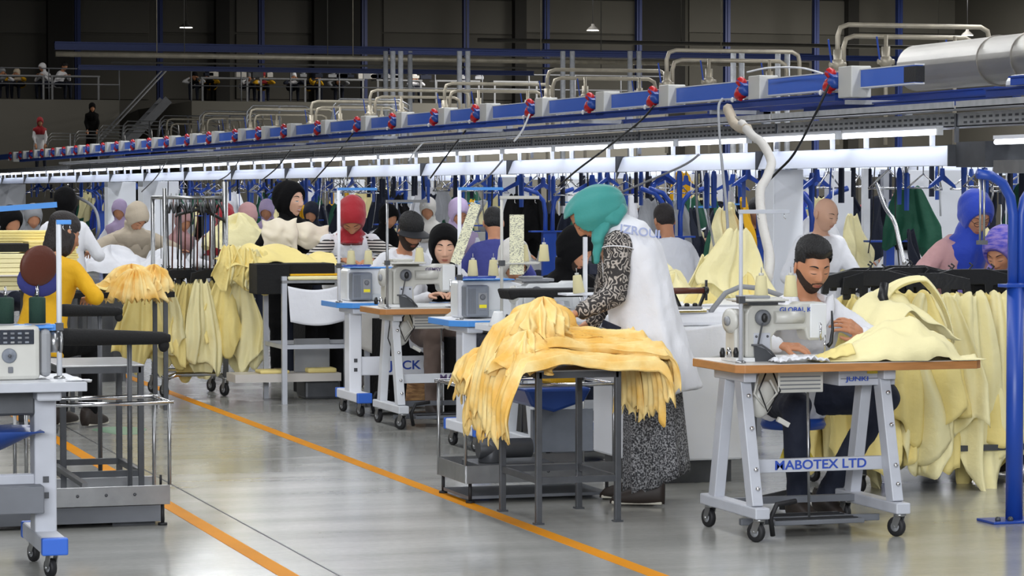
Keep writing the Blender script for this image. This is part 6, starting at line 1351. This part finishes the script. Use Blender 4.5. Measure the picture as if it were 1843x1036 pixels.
# rear machine tables and machines
RT = empty('rear_table', (0, 0, 0), 0, 'x', 'sewing table'); MB().b2((0, 0, .745), (1.2, .55, .785)).build('tabletop', 'white_paint', RT)
for x in (.12, .9): MB().b2((x-.03, .05, 0), (x+.03, .12, .75)).b2((x-.03, .42, 0), (x+.03, .48, .75)).b2((x-.03, -.02, .08), (x+.03, .56, .13)).build('leg', 'frame_light', RT)
MB().b2((.12, .2, .3), (.9, .24, .36)).build('crossbar', 'frame_light', RT); PT = Proto(RT)
RM = empty('rear_machine', (0, 0, 0), 0, 'x', 'sewing machine'); MB().prism([(0, 0), (.14, 0), (.13, .13), (.30, .13), (.31, .05), (.38, .05), (.39, .22), (.30, .25), (.04, .25), (0, .2)], 0, .12, 'y').build('casting', 'beige_enamel', RM, bevel=.01)
MB().cyl((-.02, .05, .16), (0, .05, .16), .045, n=14).build('handwheel', 'dark_steel', RM); MB().cyl((.36, -.0, 0), (.36, 0, .06), .004, n=6).build('needle_bar', 'chrome', RM); PM = Proto(RM)
RS = empty('rear_stand', (0, 0, 0), 0, 'x', 'thread stand'); MB().cyl((0, 0, 0), (0, 0, .62), .009, n=8).build('pole', 'frame_light', RS); MB().b2((-.0, -.01, .60), (.25, .01, .62)).build('guide_arm', 'sky_blue', RS); MB().b2((0, -.04, .26), (.25, .04, .27)).build('cone_tray', 'blue_paint', RS); PS = Proto(RS)
RT.name, RM.name, RS.name = 'sewing_table', 'sewing_machine', 'thread_stand'
k = 0
for X, ys in ((9.7, (14.6, 16.6, 18.6, 20.6, 22.8, 25, 27.4, 30, 33, 36, 39)), (12.0, (19, 21.5, 24, 27, 30, 33, 36, 40)), (15.6, (23, 26, 29, 33, 37, 41))):
    rn_ = {9.7: 'first', 12.0: 'second', 15.6: 'third'}[X]
    for j, y in enumerate(ys):
        if any(o.name.startswith('person') and o.parent is None and X-.35 < o.location.x < X+1.5 and y-.4 < o.location.y < y+.75 for o in C.objects): continue
        PT.put((X, y, 0), 0, 'white sewing table in the %s rear row, %s from the camera' % (rn_, ORD[j])); PM.put((X+.3, y+.2, .785), 0, 'beige sewing machine in the %s rear row, %s from the camera' % (rn_, ORD[j])); PS.put((X+.1, y+.12, .785), 0, 'blue-armed thread stand in the %s rear row, %s from the camera' % (rn_, ORD[j]))
        for c_ in range(2): CONE.put((X+.17+c_*.13, y+.12, 1.055), 0, 'cream thread cone in the %s rear row, %s tray from the camera, %s' % (rn_, ORD[j], ('left', 'right')[c_]))
# piles of yellow garments on the middle tables behind the ironing cabinet
def heap(i, c, sx, sy, h, m, lab):
    def fn(u, v):
        a = u*2*PI; r_ = (1-v)**.6; return (c[0]+math.cos(a)*sx*r_*(1+.25*wn(math.cos(a)*2, math.sin(a)*2, i+v*2)), c[1]+math.sin(a)*sy*r_, c[2]+h*v**.8*(1+.2*math.sin(3*a+i))+.03*wn(a*2, v*5, i)+.015*math.sin(9*a+i+v*6))
    b = MB(); b.grid(fn, 64, 20, close_u=True); tag(b.build('garment_pile', m), lab, 'garment pile')
for i, (px, py, y, sx, h, m, lab) in enumerate(((1215, 540, 15.4, .20, .18, 'cloth_pale', 'pale yellow pile beside the white tunic'), (1262, 570, 15.0, .20, .17, 'cloth_yellow', 'yellow pile behind the steam iron'), (1345, 560, 15.2, .14, .22, 'cloth_yellow', 'yellow pile behind the steam hose'), (1318, 520, 16.2, .09, .22, 'cloth_pale', 'tall pale yellow pile left of the white column'), (1180, 505, 17, .2, .2, 'cloth_pale', 'small pale pile under the blue forked post'), (640, 470, 23, .25, .12, 'cloth_cream', 'cream pile behind the red headscarf'), (430, 420, 24, .3, .2, 'cloth_pale', 'pale pile in front of the pink headscarf'), (300, 480, 25, .3, .2, 'cloth_white', 'white pile seen through the garment rack'), (200, 470, 26, .4, .15, 'cloth_white', 'white pile left of the fanned golden cloth'), (30, 460, 22, .4, .15, 'cloth_pale', 'pale pile at the left edge behind the stacks'))):
    q = aty(px, py, y); heap(i, (q.x, y, q.z-h*.6), sx, sx*.8, h*1.3, m, lab)
q0 = aty(1300, 610, 15.5); e = empty('packing_table', (q0.x-.9, 14.75, 0), 0, 'table with yellow piles behind the ironing cabinet', 'table'); MB().b2((0, 0, .86), (1.5, 1.7, .90)).build('tabletop', 'white_paint', e); 
for x in (.05, 1.45): MB().b2((x-.02, .1, 0), (x+.02, .14, .86)).b2((x-.02, 1.5, 0), (x+.02, 1.54, .86)).build('leg', 'frame_grey', e)
for k_, (px, py, rz_) in enumerate(((1322, 432, .2), (1345, 470, -.4), (1290, 480, .5))):
    q = aty(px, py, 15.6); hang_garment(GM[k_*2+1], (q.x, 15.6+.1*k_, q.z+.08), rz_, 'pale yellow garment hanging behind the steam hose, %s' % ('tallest', 'right one', 'left one')[k_], None, (.8, 1, .8))
# ------------------------------------------------------------------ cables and hoses falling from the busbar
def cable(pts, r, m, lab, cat='cable', nm='cable'):
    P_ = [Vector(p) for p in pts]; out = []
    for i in range(len(P_)-1):
        p0 = P_[max(i-1, 0)]; p1 = P_[i]; p2 = P_[i+1]; p3 = P_[min(i+2, len(P_)-1)]
        for k in range(6):
            t = k/6; out.append(.5*((2*p1)+(p2-p0)*t+(2*p0-5*p1+4*p2-p3)*t*t+(3*p1-p0-3*p2+p3)*t**3))
    out.append(P_[-1]); return tag(MB().tube(out, r, 7).build(nm, m), lab, cat)
def chain(px_list, x0, x1): n = len(px_list)-1; return [atx(px, py, x0+(x1-x0)*i/n) for i, (px, py) in enumerate(px_list)]
cable(chain([(1492, 152), (1470, 200), (1430, 275), (1400, 308), (1378, 330)], XD-.2, XD-.45), .009, 'black_plastic', 'dark cable hanging from the nearest red plug in a long slant')
cable(chain([(1300, 178), (1293, 195), (1296, 260), (1300, 300), (1310, 420), (1300, 520), (1310, 560)], XD-.2, 6.2), .010, 'cloth_grey', 'grey cable dropping straight down from the second red plug')
cable(chain([(1310, 195), (1325, 225), (1345, 232)], XD-.2, XD-.35), .04, 'cloth_beige', 'beige wrapped cloth tied on the cable under the second red plug', 'wrap', 'hose_wrap')
cable(chain([(1335, 222), (1355, 245), (1372, 258), (1388, 290), (1380, 320), (1368, 345), (1372, 400), (1385, 460), (1382, 500)], XD-.3, 6.6), .032, 'cloth_offwhite', 'thick pale hose looping down from the second red plug', 'hose', 'pale_hose')
cable(chain([(1345, 130), (1385, 122), (1440, 122), (1480, 132)], XD-.2, XD-.2), .007, 'white_paint', 'white wire arching over the busbar between the two nearest plugs')
for i, (a_, b_, c_, m) in enumerate((((1177, 190), (1150, 220), (1080, 275), 'black_plastic'), ((1080, 275), (1040, 305), (1005, 335), 'black_plastic'), ((953, 205), (940, 235), (925, 254), 'white_enamel'), ((838, 235), (800, 285), (775, 320), 'black_plastic'), ((765, 252), (745, 275), (735, 290), 'white_enamel'), ((905, 288), (870, 325), (830, 345), 'cloth_grey'), ((635, 240), (600, 285), (560, 330), 'black_plastic'), ((1258, 278), (1225, 300), (1120, 345), 'cloth_grey'), ((530, 260), (500, 300), (470, 325), 'black_plastic'), ((433, 285), (410, 315), (380, 330), 'dark_steel'), ((300, 290), (280, 320), (255, 345), 'dark_steel'))):
    cable(chain([a_, b_, c_], XD-.2, XD-.3), .009, m, '%s cable slanting down across the white duct, %s from the right' % ({'black_plastic': 'black', 'white_enamel': 'white', 'cloth_grey': 'grey', 'dark_steel': 'dark grey'}[m], ORD[i].replace('nearest', 'first')))
cable(chain([(120, 350), (140, 355), (170, 375), (178, 410), (172, 430)], 8.3, 8.3), .03, 'cloth_grey', 'grey suction hose curling down beside the woman in the white coat', 'hose', 'pale_hose')
cable(chain([(1578, 330), (1592, 370), (1610, 400), (1620, 440), (1628, 475)], 8.5, 8.5), .016, 'chrome', 'shiny bent pipe beside the thin pale post', 'pipe', 'bent_pipe')
# ------------------------------------------------------------------ people and tables on the mezzanine
p0, p1 = aty(-40, 250, 86), aty(192, 250, 86); struct(MB().b2((p0.x, 86, 0), (p1.x, 90, 2.1)).build('wall_landing', 'mezz_front'))
def far_person(px, py, label, hij=None, top='cloth_white', y=91.5, dz=None, seatd=True, rz=0, hair=None, tr='cloth_navy'):
    dz = ZM if dz is None else dz; h = aty(px, py, y)
    put_person(px, py, y, label, dict(lod=2, hijab=hij, hair=hair, top=top, trousers=tr, pitch=.4, hs=1.1), seatd=seatd, rz=rz, dz=dz)
far_person(76, 122, 'far person in white headscarf and coat seated on the left mezzanine', 'cloth_white', rz=-.9)
far_person(116, 120, 'far person with dark hair and white coat on the left mezzanine, beside the dark column', None, hair='hair_black', rz=.7)
far_person(30, 132, 'far person with reddish head and yellow vest on the left mezzanine', 'cloth_beige', top='cloth_mustard', rz=-.5)
far_person(4, 130, 'far person in white at the very left end of the mezzanine', 'cloth_grey', rz=.2)
far_person(528, 138, 'far person in white headscarf on the right mezzanine', 'cloth_white', top='cloth_navy')
far_person(568, 134, 'far person in bright yellow jacket on the right mezzanine', 'cloth_navy', top='cloth_mustard', rz=.8)
far_person(474, 138, 'far person in orange scarf and yellow vest on the right mezzanine', 'cloth_red', top='cloth_mustard')
far_person(448, 140, 'far person in grey-white coat on the right mezzanine', 'cloth_grey', rz=.4)
far_person(377, 136, 'far person in mustard coat near the top of the stairs', 'cloth_black', top='cloth_mustard', tr='cloth_black', rz=-.4)
far_person(350, 138, 'far person in white at the top of the stairs', 'cloth_black', rz=-.4)
far_person(745, 140, 'far person in white with a large round bundle on the right mezzanine', 'cloth_white', rz=.3)
far_person(608, 146, 'far person in grey on the right mezzanine beside the yellow jacket', 'cloth_black', top='cloth_grey')
far_person(166, 194, 'far person in black with white sleeve below the stairs', 'cloth_black', top='cloth_black', y=87.5, dz=2.1, tr='cloth_black')
far_person(72, 220, 'far person in dark red headscarf and white coat on the low landing', 'cloth_red', y=87, dz=2.1)
DT = empty('far_table', (0, 0, 0), 0, 'x', 'table'); DT.name = 'work_table'; MB().b2((0, 0, .74), (1.6, .7, .79)).build('tabletop', 'grey_paint', DT)
for x in (.05, 1.55): MB().b2((x-.03, 0, 0), (x+.03, .06, .74)).build('leg', 'grey_paint', DT)
PD = Proto(DT)
for i, px in enumerate((-10, 90, 360, 465, 570, 675, 780, 885)): q = aty(px, 178, 90.6); PD.put((q.x, 90.4, ZM+.01), 0, 'grey work table on the mezzanine, %s from the left' % ORD[i].replace('nearest', 'first'))
for i in range(26):
    px = rb.uniform(345, 900); q = aty(px, 170, 90.7); tag(MB().box((0, 0, 0), (rb.uniform(.15, .4), .3, rb.uniform(.08, .2))).ell((0, 0, .09), (.11, .1, .08), 8, 6).build('cloth_bundle', rb.choice(['cloth_offwhite', 'cloth_grey', 'cloth_navy', 'cloth_navy', 'dark_steel', 'cloth_grey']), loc=(q.x, 90.7, ZM+.9)), 'small cloth bundle on the far mezzanine tables', 'bundle', 'bundles on the mezzanine tables')
# garment conveyor frames seen above the line at the left, between duct and mezzanine
def rail_frame(px, py, X, i):
    q = atx(px, py, X); e = empty('bent_rail_rack', (X, q.y, 0), 0, 'bent steel rail rack above the busbar at the left, %s from the right' % ORD[i].replace('nearest', 'first'), 'rack'); z = q.z
    for dz in (0, -.1, -.2): MB().tube([(-.5, 0, z-.55+dz), (-.42, 0, z-.12+dz), (-.3, 0, z+dz), (.9, .2, z+dz), (1.1, .2, z-.1+dz), (1.15, .2, z-.6)], .018, 6).build('bent_rail', 'steel', e)
    MB().cyl((.3, .1, 0), (.3, .1, z), .025, n=8).build('stand', 'grey_paint', e)
for i, (px, py) in enumerate(((640, 178), (480, 190), (392, 200), (318, 208), (250, 218), (205, 226), (160, 236), (110, 240), (60, 246), (20, 248))): rail_frame(px, py, 13, i)

# white pillars of the rear lines and dark boxes added for the darkness under and behind tables
for i, (X, y) in enumerate(((11.2, 23), (11.2, 29), (11.2, 36), (11.2, 45), (14.4, 27), (14.4, 34), (14.4, 42), (14.4, 52), (17.6, 33), (17.6, 41), (17.6, 52), (21, 40), (21, 50))):
    tag(MB().b2((X, y, 0), (X+.45, y+.3, 1.74)).build('support_column', 'column_white', bevel=.006), 'white pillar of the rear sewing lines, %s of the rear pillars' % ORD[i].replace('nearest', 'first'), 'column', 'white pillars of the rear lines')
for i, (px, py, y, w_, h, m, lab) in enumerate(((590, 700, 20.6, .35, .55, 'cloth_black', 'added black box for the dark right of the work bench'), (735, 690, 19.4, .40, .62, 'cloth_black', 'black cloth-covered crate under the capped man\'s table'), (640, 700, 21.4, .5, .6, 'dark_steel', 'added dark box for the dark behind the white blue-capped table leg'), (1010, 760, 15.9, .4, .5, 'dark_steel', 'added dark box for the dark behind the blue scrap tray'), (880, 700, 17.9, .4, .55, 'cloth_black', 'added black box for the dark left of the yellow heap'), (160, 600, 22.5, .6, .7, 'dark_steel', 'added dark box for the dark behind the mustard jacket'), (560, 640, 22.4, .5, .8, 'cloth_navy', 'added navy box for the dark behind the bench shelf'), (1290, 800, 14.9, .5, .5, 'mid_grey', 'added grey box for the dark behind the ironing cabinet'))):
    q = aty(px, py, y); b = MB(); b.grid(lambda u, v: (q.x-w_/2+w_*u+.012*math.sin(u*9+v*3), q.y-.02*math.sin(u*12)-.015*v, h*(1-v)), 24, 8); b.b2((q.x-w_/2, y, 0), (q.x+w_/2, y+.4, h)); tag(b.build('dark_filler_box', m), lab, 'dark box')

# cords, air hoses and rods that hang everywhere behind the duct
for i in range(110):
    X = (8.6, 9.4, 10.2, 11.8, 13.5)[i % 5]+rb.uniform(-.2, .2); y = rb.uniform(13, 20)+rb.random()**1.5*48; z0 = rb.uniform(.95, 1.45); m, nm = rb.choice((('steel', 'steel'), ('black_plastic', 'black'), ('frame_light', 'pale grey'), ('chrome', 'bright metal'), ('white_paint', 'white'), ('plug_blue', 'blue')))
    dx = rb.uniform(-.12, .12); tag(MB().tube([(X, y, 1.83), (X+dx*.2, y, 1.6), (X+dx*.7, y+dx, (1.6+z0)/2), (X+dx, y+dx*.5, z0)], rb.uniform(.004, .011), 6).build('air_hose', m), '%s air hose hanging behind the duct' % nm, 'cord', '%s cords behind the duct' % nm)
# ------------------------------------------------------------------ tell repeated things apart by their place in the photo
def screen_x(o):
    v = np.array(o.matrix_world.translation)-np.array([0, 0, EYE]); return 921.5+FPX*(v@_r)/(v@_f)
bpy.context.view_layer.update()
for grp, base in (('long garments on the low yellow rail', 'long pale yellow garment on the low rail behind the bearded man'), ('garments hanging on the wheeled rack', 'pale yellow cut garment on the wheeled rack'), ('cut pieces heaped on the dark steel stool', None), ('sheer pieces beside the rack', 'yellow sheer piece draped by the rack'), ('clip bars on the low yellow rail', 'black clip bar on the low rail'), ('clip bars on the wheeled rack', 'black clip bar on the wheeled rack'), ('hanging rods of the wheeled rack', 'thin rod of the wheeled rack'), ('hanger stems of the wheeled rack', 'dark hanger stem on the wheeled rack'), ('empty hangers on the wheeled rack', 'empty black hanger on the wheeled rack'), ('bundles on the mezzanine tables', 'small cloth bundle on the mezzanine')):
    L_ = [o for o in C.objects if o.get('group') == grp]
    if base: L_.sort(key=screen_x)
    else: L_.sort(key=lambda o: (o.bound_box[0][1]))
    for i, o in enumerate(L_):
        o['label'] = '%s, %s from the left' % (base, ORD[i].replace('nearest', 'first')) if base else 'golden cut piece draped over the dark steel stool, %s layer from the front' % ORD[i].replace('nearest', 'first')
for grp in sorted({o.get('group') for o in C.objects if o.parent is None and o.get('group') and ('garments hanging behind the duct' in o['group'] or 'cords behind the duct' in o['group'])}):
    L_ = sorted([o for o in C.objects if o.get('group') == grp], key=screen_x); n = len(L_)
    for i, o in enumerate(L_): o['label'] = '%s, %s from the %s' % (o['label'], (ORD[i] if i < n/2 else ORD[n-1-i]).replace('nearest', 'first'), 'left' if i < n/2 else 'right')
